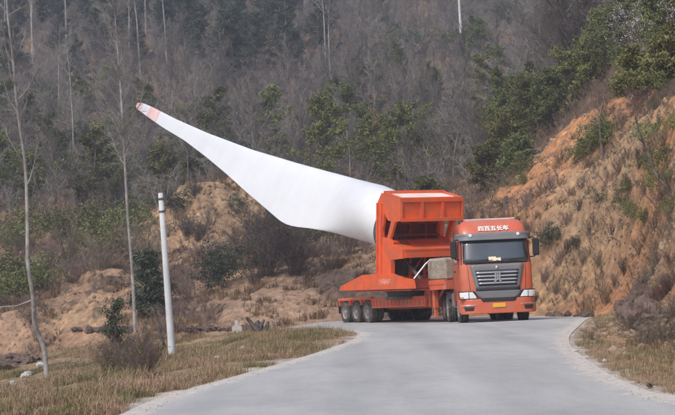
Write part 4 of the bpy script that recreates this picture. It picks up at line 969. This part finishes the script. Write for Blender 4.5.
for px, py, D, s in ((100, 270, 80, 1.6), (70, 265, 86, 1.8), (135, 260, 84, 1.8), (155, 265, 82, 1.3), (50, 270, 84, 1.6), (240, 255, 82, 1.3), (255, 285, 70, .9), (295, 275, 74, 1.3), (330, 270, 70, .9), (200, 260, 80, .8), (195, 195, 97, .9), (222, 180, 97, .9), (350, 255, 76, 1.2), (375, 235, 92, 1.4), (165, 240, 92, 1.0), (15, 270, 80, 1.6), (230, 265, 76, .8), (210, 225, 93, .8)): mid(px, py, D, s, brush_v, BB, name='brush_bush')
BANK = ((lambda a, b: (a, b) in ((554, 240), (500, 212)), 'alone beside the lorry mirror', ''),
    (lambda a, b: a < 500, 'on the bank crest just above the lorry roof', ''), (lambda a, b: 515 < a < 530 and b < 200, 'on the lower end of the orange path', ''),
    (lambda a, b: a < 612 and 135 < b < 162, 'in the gully around the thin dark dead tree', ''), (lambda a, b: b < 70, 'beside the white-blossomed trees at the top of the bank', ''), (lambda a, b: b < 132 and a < 650, 'on the upper slope beyond the tan ridge', ''), (lambda a, b: b < 132, 'at the bank top by the photo edge', ''),
    (lambda a, b: b > 325, 'low in the roadside grass where the road bends', ''), (lambda a, b: a < 590 and b > 255, 'at the foot of the cut bank close beside the lorry', ''), (lambda a, b: a < 615 and b > 255, 'beside the orange bare patch at the bank foot', ''), (lambda a, b: a < 590, 'halfway up the bank right behind the lorry roof', ''),
    (lambda a, b: b > 222, 'just above the dark boulders at the bank foot', ''), (lambda a, b: a > 648, 'under the leaning brown tree near the photo edge', ''), (lambda a, b: True, 'on the tan face below the ridge of the cut bank', ''))
def bank_label(a, b, what):
    for f, t_, _ in BANK:
        if f(a, b): return what + ' ' + t_, what + ' plants ' + t_
RG = 'bushes on the cut bank beside the road'
LG = 'green bush growing on the cut bank beside the road'; LB = 'leafless brown brush on the cut bank beside the road'
for px, py, D, s in ((520, 185, 64, .55), (527, 172, 66, .8), (596, 150, 57, .75), (588, 153, 57.5, .7), (605, 143, 57, .75), (598, 140, 59, .8), (582, 158, 56.5, .6), (628, 205, 43.5, .45), (634, 215, 42.5, .45), (630, 190, 44.5, .4), (650, 175, 44, .6), (665, 165, 42, .6), (655, 140, 47, .6), (672, 210, 37, .4), (668, 185, 40, .5), (645, 215, 41, .35), (640, 85, 66, 1.0), (625, 95, 66, .9), (655, 80, 62, .9), (668, 95, 55, .8), (675, 60, 64, 1.0), (650, 60, 72, 1.2), (630, 70, 76, 1.2), (670, 35, 74, 1.3), (660, 20, 82, 1.4), (672, 130, 44, .5)): l_, g_ = bank_label(px, py, 'green bush'); mid(px, py, D, s, shrub_g, l_, g_)
for px, py, D, s in ((554, 240, 53, .55), (550, 243, 53, .5), (500, 212, 62, .5), (600, 200, 52, .4), (575, 245, 51, .35)): mid(px, py, D, s, shrub_d, *bank_label(px, py, 'dark low bush'))
for px, py, D, s in ((545, 280, 50.5, .5), (556, 290, 49.5, .45), (566, 296, 48, .4), (560, 262, 51.5, .5), (578, 280, 48.5, .4), (585, 262, 49.5, .45), (600, 262, 48, .4), (625, 270, 40, .4), (615, 282, 42, .35), (640, 250, 37.5, .4), (590, 230, 50.5, .45), (612, 232, 47.5, .45), (568, 222, 53.5, .45), (580, 208, 53.5, .4), (620, 170, 47, .5), (608, 180, 50, .45), (640, 165, 46, .5), (655, 230, 37, .45), (660, 205, 40, .5), (645, 190, 43, .45), (665, 145, 43, .5), (620, 128, 60, .7), (638, 108, 60, .8), (655, 112, 52, .6), (618, 100, 68, .9), (606, 118, 66, .6), (560, 160, 66, .5), (470, 225, 62, .6), (483, 218, 63, .5), (545, 228, 55, .4), (530, 230, 56, .4), (535, 300, 49.5, .35), (640, 330, 24, .22), (600, 330, 36, .25), (590, 340, 31, .22)): l_, g_ = bank_label(px, py, 'leafless brown brush bush'); mid(px, py, D, s, brush_v, l_, g_, name='brush_bush')
for px, py, D, s in ((655, 300, 29.5, .40), (664, 292, 28.5, .42), (672, 282, 28.5, .40), (672, 262, 30, .4)):
    gx, gy = ground_at(px, py + 4, D); place('purple_bush', PB, gx, gy, s, 'dark purplish dry bush clinging to the rocky foot of the cut bank', 'bush', 'purplish bushes at the foot of the cut bank')

# ------------------------------------------------------------------ trees one can tell apart
def special(name, T, W, label, cat, bx, by, lw=None, mt='barkpale', mw='barkpale', leaves=None, sink=.15, rot=(0, 0, 0), cast=None):
    t = empty(name, (bx, by, zg(bx, by) - sink)); t.rotation_euler = rot; tag(t, label, cat)
    link('trunk', seg_mesh('trunk', T, M[mt], 7), None, t)
    if W: link('crown', seg_mesh('crown', W, M[mw], 3), None, t)
    if leaves is not None: link('foliage', leaves, None, t)
    return t
def bent_tree(path, r0, rg, limbs, Hn, bare=.45, limb_len=.2, sub=4, twigs=3, spread=.6, twig_r=.007):
    """trunk through given points (local), then limbs"""
    P = [np.array(p, float) for p in path]; 
    fine = catmull3(P, 5); n = len(fine) - 1; T, W = [], []
    rr = lambda f: r0 * (1 - f) ** .75 + .012
    for i in range(n): T.append([*fine[i], *fine[i + 1], rr(i / n), rr((i + 1) / n)])
    H = P[-1][2]
    for b in range(limbs):
        f = bare + (1 - bare) * (b + rg.rand()) / limbs; q = min(f, .98) * n; i = int(q); p = fine[i] + (fine[i + 1] - fine[i]) * (q - i)
        az = rg.rand() * 6.283; L = H * limb_len * (1.1 - .6 * f) * (.5 + .8 * rg.rand()); dd = np.array([math.cos(az) * spread, math.sin(az) * spread, .5 + .7 * rg.rand()]); dd /= np.linalg.norm(dd); rad = rr(f) * .4 + .004
        for k in range(5):
            dd = dd + np.array([rg.normal(0, .12), rg.normal(0, .12), rg.normal(.05, .08)]); dd /= np.linalg.norm(dd); p2 = p + dd * L / 5
            T.append([*p, *p2, rad * (1 - k / 5) + .003, rad * (1 - (k + 1) / 5) + .003])
            for s in range(sub):
                a = dd + rg.normal(0, .5, 3); a /= np.linalg.norm(a); l = L * (.15 + .22 * rg.rand()); o = p + (p2 - p) * rg.rand(); o2 = o + a * l; W.append([*o, *o2, twig_r, twig_r * .5])
                for t in range(twigs): b_ = a + rg.normal(0, .5, 3); b_ /= np.linalg.norm(b_); w0 = o + (o2 - o) * rg.rand(); W.append([*w0, *(w0 + b_ * l * .5), twig_r * .6, twig_r * .3])
            p = p2
    return T, W
def catmull3(P, n):
    Q = [P[0]] + P + [P[-1]]; out = []
    for i in range(1, len(Q) - 2):
        for k in range(n):
            t = k / n; out.append(.5 * ((2 * Q[i]) + (-Q[i - 1] + Q[i + 1]) * t + (2 * Q[i - 1] - 5 * Q[i] + 4 * Q[i + 1] - Q[i + 2]) * t * t + (-Q[i - 1] + 3 * Q[i] - 3 * Q[i + 1] + Q[i + 2]) * t ** 3))
    out.append(P[-1]); return out
rs = np.random.RandomState(42)
# the crooked pale tree at the verge: trunk read from the photo at depth 34 m
D = 34.0; pts_ = [(47, 372), (42, 350), (34, 325), (35, 300), (30, 262), (27, 220), (23, 165), (17, 110), (15, 60), (9, 10), (5, -40), (3, -75)]
W3 = [at(*p, D) for p in pts_]; b0 = W3[0]; zb = zg(b0.x, b0.y)
loc = [(q.x - b0.x, .25 * math.sin(i * 1.3), q.z - zb) for i, q in enumerate(W3)]; loc[0] = (0, 0, -.2)
T, W = bent_tree(loc, .066, rs, 18, 10, .50, .12, 3, 3, .6, .005)
# the dead grey branch reaching out to the side low on the trunk
q0 = at(33, 300, D); q1 = at(18, 306, D); q2 = at(-12, 308, D)
for a, b_, r0_, r1_ in ((q0, q1, .05, .04), (q1, q2, .04, .02)): T.append([a.x - b0.x, 0, a.z - zb, b_.x - b0.x, -.1, b_.z - zb, r0_ * .6, r1_ * .6])
special('leafless_tree', T, W, 'tall crooked pale leafless tree with a peeling bent trunk on the grass verge', 'tree', b0.x, b0.y, sink=0)
bt = bpy.data.materials['pale_bark_mat']
# the grey thin tree behind the verge
D = 58.0; W3 = [at(*p, D) for p in ((134, 300), (130, 250), (127, 200), (124, 130), (119, 70), (114, 10), (110, -50))]; b0 = W3[0]; zb = zg(b0.x, b0.y)
T, W = bent_tree([(q.x - b0.x, .2 * math.sin(i * 1.7), q.z - zb) for i, q in enumerate(W3)], .070, rs, 46, 14, .42, .13, 5, 4, .5, .008)
T[0][2] -= 1.5
special('thin_tree', T, W, 'tall straight grey leafless tree with many fine side branches behind the utility pole', 'tree', b0.x, b0.y, sink=.1, mt='barkpale', mw='barkpale')
for (px, py, D, h, lab) in ((76, 205, 118, 13, 'thin bare sapling with pale trunk standing above the tan clearing'), (60, 150, 150, 13, 'slender pale sapling standing alone in the brown clearing high on the slope')):
    p = at(px, py, D); T, W = grow(rs, h, .09, .02, .4, 14, .5, .8, 4, 3, .02, .14, twig_r=.012); special('slender_tree', T, W, lab, 'tree', p.x, D)
for (px, py, D, h, lab) in ((488, 192, 84, 3.6, 'green pine just behind the crest of the cut bank above the orange rig'), (505, 160, 88, 4.4, 'tall green pine left of the orange path with a thin lower crown'), (522, 172, 82, 2.6, 'yellow-green bushy pine beside the orange path on the bank crest'), (532, 140, 90, 5.0, 'broad green pine in the middle of the pine clump behind the bank crest'),
    (552, 128, 88, 4.4, 'green pine at the top end of the orange path'), (572, 112, 90, 4.8, 'green pine behind the upper path next to the spreading grey tree'), (512, 118, 100, 5.2, 'green pine standing above the others in the clump over the lorry'), (545, 98, 104, 5.0, 'pine highest up in the clump, below the dark wooded slope'), (590, 92, 92, 4.2, 'green pine above the thin dark dead tree'), (498, 138, 104, 4.6, 'olive pine at the edge of the leafless wood above the blade rig'),
    (640, 100, 64, 2.6, 'low green pine at the edge of the upper bank beside the leaning tree'), (668, 88, 58, 3.0, 'green pine at the photo edge on top of the cut bank'), (650, 50, 76, 3.6, 'green pine among the blossom trees at the bank top'), (676, 45, 70, 3.8, 'green pine at the photo edge above the blossom'), (628, 40, 90, 4.2, 'olive pine beside the blossom tree high up'), (605, 38, 100, 4.4, 'olive pine under the crown of the dark spreading tree'), (585, 60, 100, 4.4, 'green pine at the foot of the dark spreading tree'),
    (618, 62, 88, 4.2, 'light green pine high above the cut bank beside the blossom'), (600, 70, 96, 4.0, 'light green pine next to the grey spreading tree high up'), (425, 196, 90, 2.8, 'small green pine showing just above the top of the rig'), (25, 175, 110, 4.2, 'green pine near the crooked tree, uphill of the clearing'), (190, 172, 108, 4.4, 'green pine behind the crest under the blade tip'), (165, 170, 112, 5.0, 'dark green pine under the blade tip beside the straight grey tree')):
    gx, gy = ground_at(px, py, D, 10); T, cs = pine_parts(rs, h, 1.5, 1.3, .12); special('green_pine', T, None, lab, 'pine', gx, gy, mt='bark', leaves=leaf_mesh('foliage', cs, .095, M['pine'] if px != 522 else M['leaf'], rs), sink=.3)
# dark trunk leaning on the path of the cut bank, and the leafless tree in front of the bank at the frame's side
D = 57.5; W3 = [at(*p, D) for p in ((602, 152), (601, 135), (600, 118), (604, 98), (609, 84))]; b0 = W3[0]; zb = zg(b0.x, b0.y)
T, W = bent_tree([(q.x - b0.x, .1 * i, q.z - zb) for i, q in enumerate(W3)], .075, rs, 8, 4, .5, .2, 2, 2)
special('dead_tree', T, W, 'thin dark crooked dead tree rising from green bushes on the bank path', 'tree', b0.x, b0.y, mt='bark', mw='bark')
D = 40.0; W3 = [at(*p, D) for p in ((690, 210), (676, 190), (660, 172), (652, 150), (645, 130), (640, 110))]; b0 = W3[0]; zb = zg(b0.x, b0.y)
T, W = bent_tree([(q.x - b0.x, .15 * i, q.z - zb) for i, q in enumerate(W3)], .06, rs, 16, 4, .15, .5, 4, 3, .7, .006)
special('leaning_tree', T, W, 'slender leafless brown tree arching over the tan cut bank', 'tree', b0.x, b0.y, mt='bark', mw='bark')
# big spreading grey tree against the wood
p = at(574, 72, 112); T, W = grow(rs, 10.0, .26, .08, .10, 44, .9, .6, 9, 6, .08, .60, twig_r=.017)
special('spreading_tree', T, W, 'broad dark grey leafless tree with spreading limbs above the green pines', 'tree', p.x, 112, mt='bark', mw='bark')
# white-blossomed tree at the top of the bank
for (px, py, D, h) in ((652, 62, 62, 4.6), (683, 70, 56, 4.8)):
    p = at(px, py, D); T, W = grow(rs, h, .08, .1, .25, 18, .9, .6, 4, 3, .08, .45, twig_r=.007)
    cs = np.concatenate([np.array(w_[3:6]) + rs.normal(0, .06, (2, 3)) for w_ in W[::2]]); lv = leaf_mesh('foliage', cs, .035, M['petal'], rs)
    special('blossom_tree', T, W, 'small tree with sparse white blossom and wide branches at the top of the cut bank' if px < 660 else 'small white-blossomed tree with thin branches at the side of the bank top', 'tree', p.x, D, mt='bark', mw='bark', leaves=lv)
# orange-leaved tree among the grey ones
for (px, py, D, h, lab) in ((371, 122, 140, 5.0, 'small tree still carrying orange-brown leaves among the grey leafless ones'), (430, 150, 128, 2.6, 'low tree with a few pale yellow-brown leaves under the wooded slope'), (506, 72, 150, 4.0, 'small yellowish tree beside the dark pines high on the slope')):
    p = at(px, py, D); T, W = grow(rs, h, .09, .1, .2, 16, .7, .7, 5, 3, .06, .4, twig_r=.012)
    cs = np.concatenate([np.array(w_[3:6]) + rs.normal(0, .14, (2, 3)) for w_ in W[::2]]); special('orange_leaved_tree', T, W, lab, 'tree', p.x, D, mt='barkfar', mw='barkfar', leaves=leaf_mesh('foliage', cs, .07, M['yleaf'], rs))
# near evergreen shrub with dry stalks on the verge
D = 27.0; p = at(128, 372, D)
for (px, py, D, s, vs_, lab, nm) in ((118, 366, 28, .62, None, 'dark upright conifer sapling on the grass verge beside the dry brown brush', 'conifer_sapling'),):
    p = at(px, py, D); T, W = grow(rs, 1.75, .03, .03, .05, 30, .8, .55, 4, 2, .02, .30, twig_r=.004)
    cs = np.concatenate([np.array(w_[3:6]) + rs.normal(0, .05, (5, 3)) for w_ in W[::2]]); special(nm, T, None, lab, 'sapling', p.x, D, mt='bark', leaves=leaf_mesh('foliage', cs, .028, M['darkleaf'], rs))
big_brush = [brush(rg, 1.3, 30, M['straw'], .006) for _ in range(3)]; near_brush = [brush(rg, 1.2, 30, M['twig'], .005) for _ in range(3)]
leafy = [single('verge_bush', [brush(rg, 1.1, 16, M['twig'], .005), leaf_mesh('l', clumps(rg, 60, (.5, .5, .55), 12, .07), .026, M['leaf'], rg)]) for _ in range(3)]
for i, (px, py, D, s, vs_, lab) in enumerate((
    (132, 372, 27.5, .95, near_brush, 'tallest dry brown brush bush beside the dark conifer sapling'), (142, 378, 26, .85, leafy, 'half-green dry brush bush between the sapling and the utility pole'),
    (150, 372, 28, .75, leafy, 'small yellow-green bush just beside the foot of the utility pole'), (125, 384, 24.5, .75, leafy, 'low green bush in front of the dark conifer sapling'),
    (112, 378, 27, .65, near_brush, 'dry twiggy bush on the valley side of the conifer sapling'), (146, 392, 21.5, .6, near_brush, 'reddish-brown twiggy bush close to the road edge below the pole'))):
    p = at(px, py, D); o = place('verge_bush', vs_, p.x, D, s, lab, 'bush', 'bushes on the grass verge', .05, name='verge_bush')
# dark upright evergreen behind the pole
p = at(150, 306, 63); T, cs = pine_parts(rs, 3.4, .75, 1.3, .05); special('evergreen_tree', T, None, 'dark narrow evergreen standing on the slope close behind the utility pole', 'tree', p.x, 63, mt='bark', leaves=leaf_mesh('foliage', cs, .10, M['darkleaf'], rs))

# ------------------------------------------------------------------ dry grass and weeds (stuff)
def tuft(rg, n, H, w_, spread=.10, mt=None):
    V, F = [], []
    for i in range(n):
        az = rg.rand() * 6.283; r = rg.rand() * spread; b = np.array([math.cos(az) * r, math.sin(az) * r, -.02]); lean = rg.rand() * .8; a2 = az + rg.normal(0, .6); h = H * (.5 + .7 * rg.rand())
        d = np.array([math.cos(a2) * lean * h, math.sin(a2) * lean * h, 0]); s_ = np.array([-math.sin(a2), math.cos(a2), 0]) * w_
        m1 = b + d * .35 + np.array([0, 0, h * .6]); tp = b + d + np.array([0, 0, h * (1 - lean * .3)])
        o = len(V); V += [b - s_, b + s_, m1 + s_ * .7, m1 - s_ * .7, tp + s_ * .15, tp - s_ * .15]; F += [(o, o + 1, o + 2, o + 3), (o + 3, o + 2, o + 4, o + 5)]
    return np_mesh('tuft', np.array(V), np.array(F))
tufts = [tuft(rg, 18, .15, .0045, .12) for _ in range(4)] + [tuft(rg, 8, .26, .004, .10)]
tufts_far = [tuft(rg, 12, .34, .014, .2) for _ in range(5)]
def grass_mat(name, a, b, c):
    m_ = mat(name, a, .95, spec=.2); t = m_.node_tree; N = t.nodes; L = t.links
    co = N.new('ShaderNodeTexCoord'); n1 = N.new('ShaderNodeTexNoise'); n1.inputs['Scale'].default_value = .55; n1.inputs['Detail'].default_value = 5; L.new(co.outputs['Object'], n1.inputs[0])
    cr = N.new('ShaderNodeValToRGB'); cr.color_ramp.elements[0].position = .36; cr.color_ramp.elements[0].color = (*a, 1); cr.color_ramp.elements[1].position = .64; cr.color_ramp.elements[1].color = (*c, 1)
    e = cr.color_ramp.elements.new(.50); e.color = (*b, 1); L.new(n1.outputs[0], cr.inputs[0])
    n2 = N.new('ShaderNodeTexNoise'); n2.inputs['Scale'].default_value = 14; L.new(co.outputs['Object'], n2.inputs[0]); mr = N.new('ShaderNodeMapRange'); mr.inputs[1].default_value = .3; mr.inputs[2].default_value = .7; mr.inputs[3].default_value = .55; mr.inputs[4].default_value = 1.5
    L.new(n2.outputs[0], mr.inputs[0]); sc = N.new('ShaderNodeVectorMath'); sc.operation = 'SCALE'; L.new(cr.outputs[0], sc.inputs[0]); L.new(mr.outputs[0], sc.inputs[3]); L.new(sc.outputs[0], N['Principled BSDF'].inputs['Base Color']); return m_
GM1 = grass_mat('verge_grass_mat', (.15, .145, .065), (.30, .225, .13), (.36, .24, .17))
GM2 = grass_mat('bank_grass_mat', (.25, .175, .10), (.20, .13, .08), (.12, .085, .062))
def bare_cut(x, y):
    px, py = proj(x, y, zcol(x, y)); line = np.interp(px, [480, 510, 540, 560, 600, 640], [215, 197, 165, 140, 122, 118])
    return ((np.abs(py - line - 2) < 13) & (px > 480) & (px < 612) & (y > 50) & (y < 74)) | ((px > 215) & (px < 400) & (py > 262 + (300 - px) * .15) & (y < 74)) | ((px > 60) & (px < 150) & (y < 74) & (y > 60)) | ((px > 145) & (px < 262) & (py < 245) & (y > 84) & (y < 97))
def grass_stuff(name, label, protos, m_, n, xf, dmin, keep, smin=.6, smax=1.3):
    xy = xf(n); x, y = xy[:, 0], xy[:, 1]; d = sd_road(x, y); ok = (d > dmin) & keep(x, y, d); x, y, d = x[ok], y[ok], d[ok]; z = zf(x, y, d)
    pts = [(a, b, c, smin + (smax - smin) * rg.rand() * min(1, .35 + dd), rg.rand() * 6.28) for a, b, c, dd in zip(x, y, z, d)]
    me = scatter_mesh(name, protos, pts); me.materials.append(m_); tag(link(name, me), label, name.replace('_', ' '), kind='stuff'); print(name, len(pts))
def wedge(px0, px1, D0, D1, pw=1.0):
    def f(n):
        D = D0 + (D1 - D0) * rg.rand(n) ** pw; px = px0 + (px1 - px0) * rg.rand(n); return np.stack([(px - 337.5) / 1200 * D, D], -1)
    return f
grass_stuff('verge_grass', 'dry straw and olive grass covering the verge inside the bend', tufts, GM1, 34000, wedge(-60, 400, 12, 52, 1.2), .05, lambda x, y, d: (x < 2) & ((y < 45) | (rg.rand(len(x)) < .25)) & (fbm(x / 1.2, y / 1.2, 3, 70) > .44))
grass_stuff('roadside_grass', 'dry grass and weeds at the foot of the cut bank', tufts, GM1, 9000, wedge(540, 730, 12, 44, 1.1), .12, lambda x, y, d: (x > 3) & (fbm(x / 1.0, y / 1.0, 3, 72) > .45), .35, .9)
grass_stuff('bank_weeds', 'dry brown weeds scattered over the dirt banks', tufts_far, GM2, 46000, wedge(-60, 730, 40, 108, .9), .8, lambda x, y, d: (~bare_cut(x, y) | (fbm(x, y, 3, 90) > .60)) & (fbm(x / 2.0, (y + 1.6 * zcol(x, y)) / 2.5, 4, 74) > np.where((x > 5) & (y < 72), .64, .49)) & ((y > 57) | (x > 5)), .5, 1.5)
grass_stuff('cut_bank_weeds', 'dry brown weeds rooted on the cut bank', tufts_far, GM2, 9000, wedge(560, 760, 20, 60, .9), 1.0, lambda x, y, d: fbm(x / 1.2, (y + 1.6 * zcol(x, y)) / 1.5, 4, 76) > .64, .2, .5)
mini = [brush(rg, .8, 5, M['twig'], .006) for _ in range(3)]
def brush_stuff(name, label, n, xf, keep, smin, smax):
    xy = xf(n); x, y = xy[:, 0], xy[:, 1]; d = sd_road(x, y); ok = (d > 1.2) & keep(x, y); x, y, d = x[ok], y[ok], d[ok]; z = zf(x, y, d)
    me = scatter_mesh(name, mini, [(a, b, c - .03, smin + (smax - smin) * rg.rand(), rg.rand() * 6.28) for a, b, c in zip(x, y, z)]); me.materials.append(M['twig']); tag(link(name, me), label, 'brush', kind='stuff')
brush_stuff('scrub_undergrowth', 'thin leafless scrub spread over the dirt banks', 3800, wedge(-40, 720, 58, 108), lambda x, y: ~bare_cut(x, y) & (fbm(x / 3, (y + 1.6 * zcol(x, y)) / 4, 3, 80) > .52), .6, 1.6)
brush_stuff('cut_bank_undergrowth', 'thin leafless scrub clinging to the cut bank', 4200, wedge(520, 760, 17, 62), lambda x, y: ~bare_cut(x, y) & (fbm(x / 1.5, (y + 1.6 * zcol(x, y)) / 2, 3, 82) > .53), .3, .7)

# ------------------------------------------------------------------ rocks
def rock_mesh(rg, mt, sub=4):
    import bmesh
    bm = bmesh.new(); bmesh.ops.create_icosphere(bm, subdivisions=sub, radius=.5)
    from mathutils import noise as NZ
    of = Vector(rg.rand(3) * 50)
    planes = [(Vector(rg.normal(0, 1, 3)).normalized(), .28 + .16 * rg.rand()) for _ in range(9)]
    for v in bm.verts:
        for n_, h in planes:
            q = v.co.dot(n_)
            if q > h: v.co -= n_ * (q - h) * .92
        nz = NZ.noise(v.co * 3.1 + of) * .16 + NZ.noise(v.co * 7.3 + of) * .08; v.co += v.co.normalized() * nz + Vector(rg.normal(0, .008, 3))
    me = bpy.data.meshes.new('rock'); bm.to_mesh(me); bm.free(); me.materials.append(mt); return me
rocks = [rock_mesh(rg, M['rock']) for _ in range(5)]; pales = [rock_mesh(rg, M['pale']) for _ in range(3)]
def put_rock(px, py, D, sx, sy, sz, label, pale=False, group=None, name='rock', sink=.3):
    gx, gy = ground_at(px, py, D, 6); o = link(name, (pales if pale else rocks)[rg.randint(3)]); o.location = (gx, gy, zg(gx, gy) + sz * (.5 - sink)); o.scale = (sx, sy, sz); o.rotation_euler = (rg.normal(0, .2), rg.normal(0, .2), rg.rand() * 6); tag(o, label, 'rock', group); return o
for (px, py, D, s, lab) in ((42, 352, 38, .32, 'whitish rock just above the two others on the verge slope'), (40, 366, 36, .28, 'whitish rock beside the foot of the crooked pale tree'), (29, 375, 34, .32, 'whitish rock lower on the slope between the tree and the gully'), (25, 378, 33.5, .3, 'small whitish rock touching the larger one below the crooked tree'), (13, 385, 31, .26, 'smallest whitish rock at the bottom of the gully slope')):
    put_rock(px, py, D, s, s, s * .7, lab, True, 'whitish rocks by the crooked tree')
for px, py, D, s in ((5, 350, 42, .8), (12, 345, 43, .7), (20, 348, 42, .8), (28, 352, 41, .6), (8, 358, 40, .7), (18, 362, 39, .7), (3, 368, 37, .8), (34, 345, 43, .5)): put_rock(px, py, D, s, s, s * .6, 'brown rock of the rubble in the gully below the crooked tree', False, 'rubble rocks in the gully')
for px, py, D, sx, sz in ((634, 318, 33, .7, 1.0), (641, 306, 32.5, .6, 1.0), (629, 325, 33.5, .6, .7), (646, 318, 31, .6, .8), (652, 328, 29, .5, .5), (643, 293, 34, .5, .7), (637, 310, 33.5, .5, .9), (650, 308, 31, .5, .7), (626, 312, 35, .5, .6), (640, 325, 31, .5, .6)): put_rock(px, py, D, sx, .8, sz, 'dark grey-purple boulder of the outcrop at the foot of the cut bank', False, 'boulders at the foot of the cut bank', 'boulder', .3)
for i in range(46):
    px = 70 + rg.rand() * 185; D = 59 + rg.rand() * 3; put_rock(px, 330, D, *(.25 + .35 * rg.rand(),) * 2, .2 + .25 * rg.rand(), 'reddish rock of the rubble heap along the far side of the road', False, 'rubble rocks along the far road side')
for i in range(14):
    px = 545 + rg.rand() * 45; p = at(px, 318, 45.5); put_rock(px, 318, 43.5 + rg.rand() * 3, .3 + .3 * rg.rand(), .35, .25 + .2 * rg.rand(), 'brown stone lying where the cut bank meets the road', False, 'stones where the cut bank meets the road')
o = put_rock(650, 388, 15.6, .1, .08, .06, 'small dark stone lying on the pale road edge'); o.location.z = zg(o.location.x, o.location.y) + .04
for i, (px, py, D, s) in enumerate(((605, 362, 22.2, .10), (575, 352, 26, .12), (222, 358, 24, .1), (242, 352, 27, .28), (218, 361, 25.5, .22))):
    put_rock(px, py, D, s, s, s * .7, ('tiny pale stone on the road edge below the outcrop', 'tiny pale stone where the road edge curves in', 'tiny pale stone in the verge grass', 'whitish stone standing out in the verge grass', 'pale stone half hidden in the verge grass')[i], True)
def rubble():
    import bmesh
    pro = []
    for _ in range(5):
        bm = bmesh.new(); bmesh.ops.create_cube(bm, size=1.0); bmesh.ops.subdivide_edges(bm, edges=bm.edges, cuts=1, use_grid_fill=True)
        for v in bm.verts: v.co = v.co.normalized() * (.38 + .22 * rg.rand())
        me = bpy.data.meshes.new('r'); bm.to_mesh(me); bm.free(); pro.append(me)
    for name, lab, n, f, lo, hi in (('rubble', 'loose earth clods and small stones over the dirt banks', 9000, wedge(-40, 720, 57, 100), .06, .34), ('cut_bank_rubble', 'loose earth clods and stones on the cut bank beside the road', 5000, wedge(540, 740, 20, 60), .04, .24), ('verge_gravel', 'pale gravel grit along the road edges', 7000, wedge(-60, 730, 12, 46, 1.3), (.010), .035)):
        xy = f(n * 2); x, y = xy[:, 0], xy[:, 1]; d = sd_road(x, y)
        ok = (d > .5) & (fbm(x / 1.5, (y + 1.6 * zcol(x, y)) / 2, 3, 95) > .50) if name != 'verge_gravel' else (d > -.35) & (d < .55)
        x, y, d = x[ok], y[ok], d[ok]; z = zf(x, y, d); z = np.where(d < 0, road_z(x, y) + .004, z)
        me = scatter_mesh(name, pro, [(a, b, c, lo + (hi - lo) * rg.rand() ** 3, rg.rand() * 6.28) for a, b, c in zip(x, y, z)]); me.materials.append(M['concrete'] if name == 'verge_gravel' else M['clod']); tag(link(name, me), lab, 'rubble', kind='stuff')
rubble()
# white marker stone, burnt stump, dark curved stake, pale stick
gx, gy = ground_at(237, 329, 46, 8); m = MB(); m.prism([(-.19, -.1), (.19, -.1), (.19, .30), (.07, .38), (.04, .55), (-.06, .55), (-.08, .38), (-.19, .30)], -.12, .12, 'y'); o = m.build('marker_stone', M['pale']); o.location = (gx, gy, zg(gx, gy) - .02); tag(o, 'small white marker stone with a knob standing beside the far road', 'marker stone')
def branchy(name, paths, label, cat, px, py, D, mt='bark'):
    gx, D = ground_at(px, py, D, 5); p = at(px, py, D); z = zg(p.x, D); m = MB()
    for pa, r0, r1 in paths:
        q = [at(a, b, D + c) for a, b, c in pa]; L = [(v.x - p.x, v.y - D, v.z - z) for v in q]; k = len(L); m.tube(L, [r0 + (r1 - r0) * i / (k - 1) for i in range(k)], 8)
    o = m.build(name, M[mt]); o.location = (p.x, D, z); tag(o, label, cat); return o
branchy('dead_stump', [([(263, 340, 0), (262, 333, 0), (260, 327, .1), (256, 322, .1)], .16, .10), ([(260, 332, 0), (253, 326, .1), (248, 319, .2), (246, 317, .2)], .10, .04), ([(264, 334, 0), (267, 327, -.1), (268, 322, 0)], .12, .05), ([(260, 330, -.1), (262, 324, 0), (264, 320, .1)], .07, .04)], 'dark broken dead stump with splayed roots on the verge near the marker stone', 'stump', 260, 334, 40, 'stump')
branchy('curved_stake', [([(165, 350, 0), (163, 342, 0), (160, 334, 0), (159, 327, 0)], .06, .045)], 'dark curved wooden stake beside the utility pole', 'stake', 165, 350, 43, 'stump')
branchy('dry_stick', [([(611, 236, 0), (622, 243, .3), (634, 251, .5)], .035, .025)], 'pale dry stick lying across the face of the cut bank', 'stick', 622, 243, 46.0, 'barkpale')
p = at(461, 33, 190); m = MB(); m.tube([(0, 0, 0), (-.1, 0, 12)], [.22, .16], 10); o = m.build('distant_pole', M['pole']); o.location = (p.x, 190, p.z); tag(o, 'pale pole standing far up among the leafless trees', 'utility pole')

# ------------------------------------------------------------------ the air
def haze():
    z0 = -6.0; z1 = 150.0
    m = MB(); m.box(-430, 430, -70, 360, z0, z1); me = bpy.data.meshes.new('haze'); me.from_pydata(m.v, [], m.f); me.update(); o = link('haze', me)
    q = bpy.data.materials.new('haze_mat'); q.use_nodes = True; t = q.node_tree; t.nodes.clear(); v = t.nodes.new('ShaderNodeVolumePrincipled'); v.inputs['Color'].default_value = (.80, .87, 1, 1); v.inputs['Density'].default_value = .0007; v.inputs['Anisotropy'].default_value = .2
    oo = t.nodes.new('ShaderNodeOutputMaterial'); t.links.new(v.outputs[0], oo.inputs['Volume']); me.materials.append(q); tag(o, 'pale bluish air between the road and the wooded hillside', 'haze', kind='stuff')
haze()
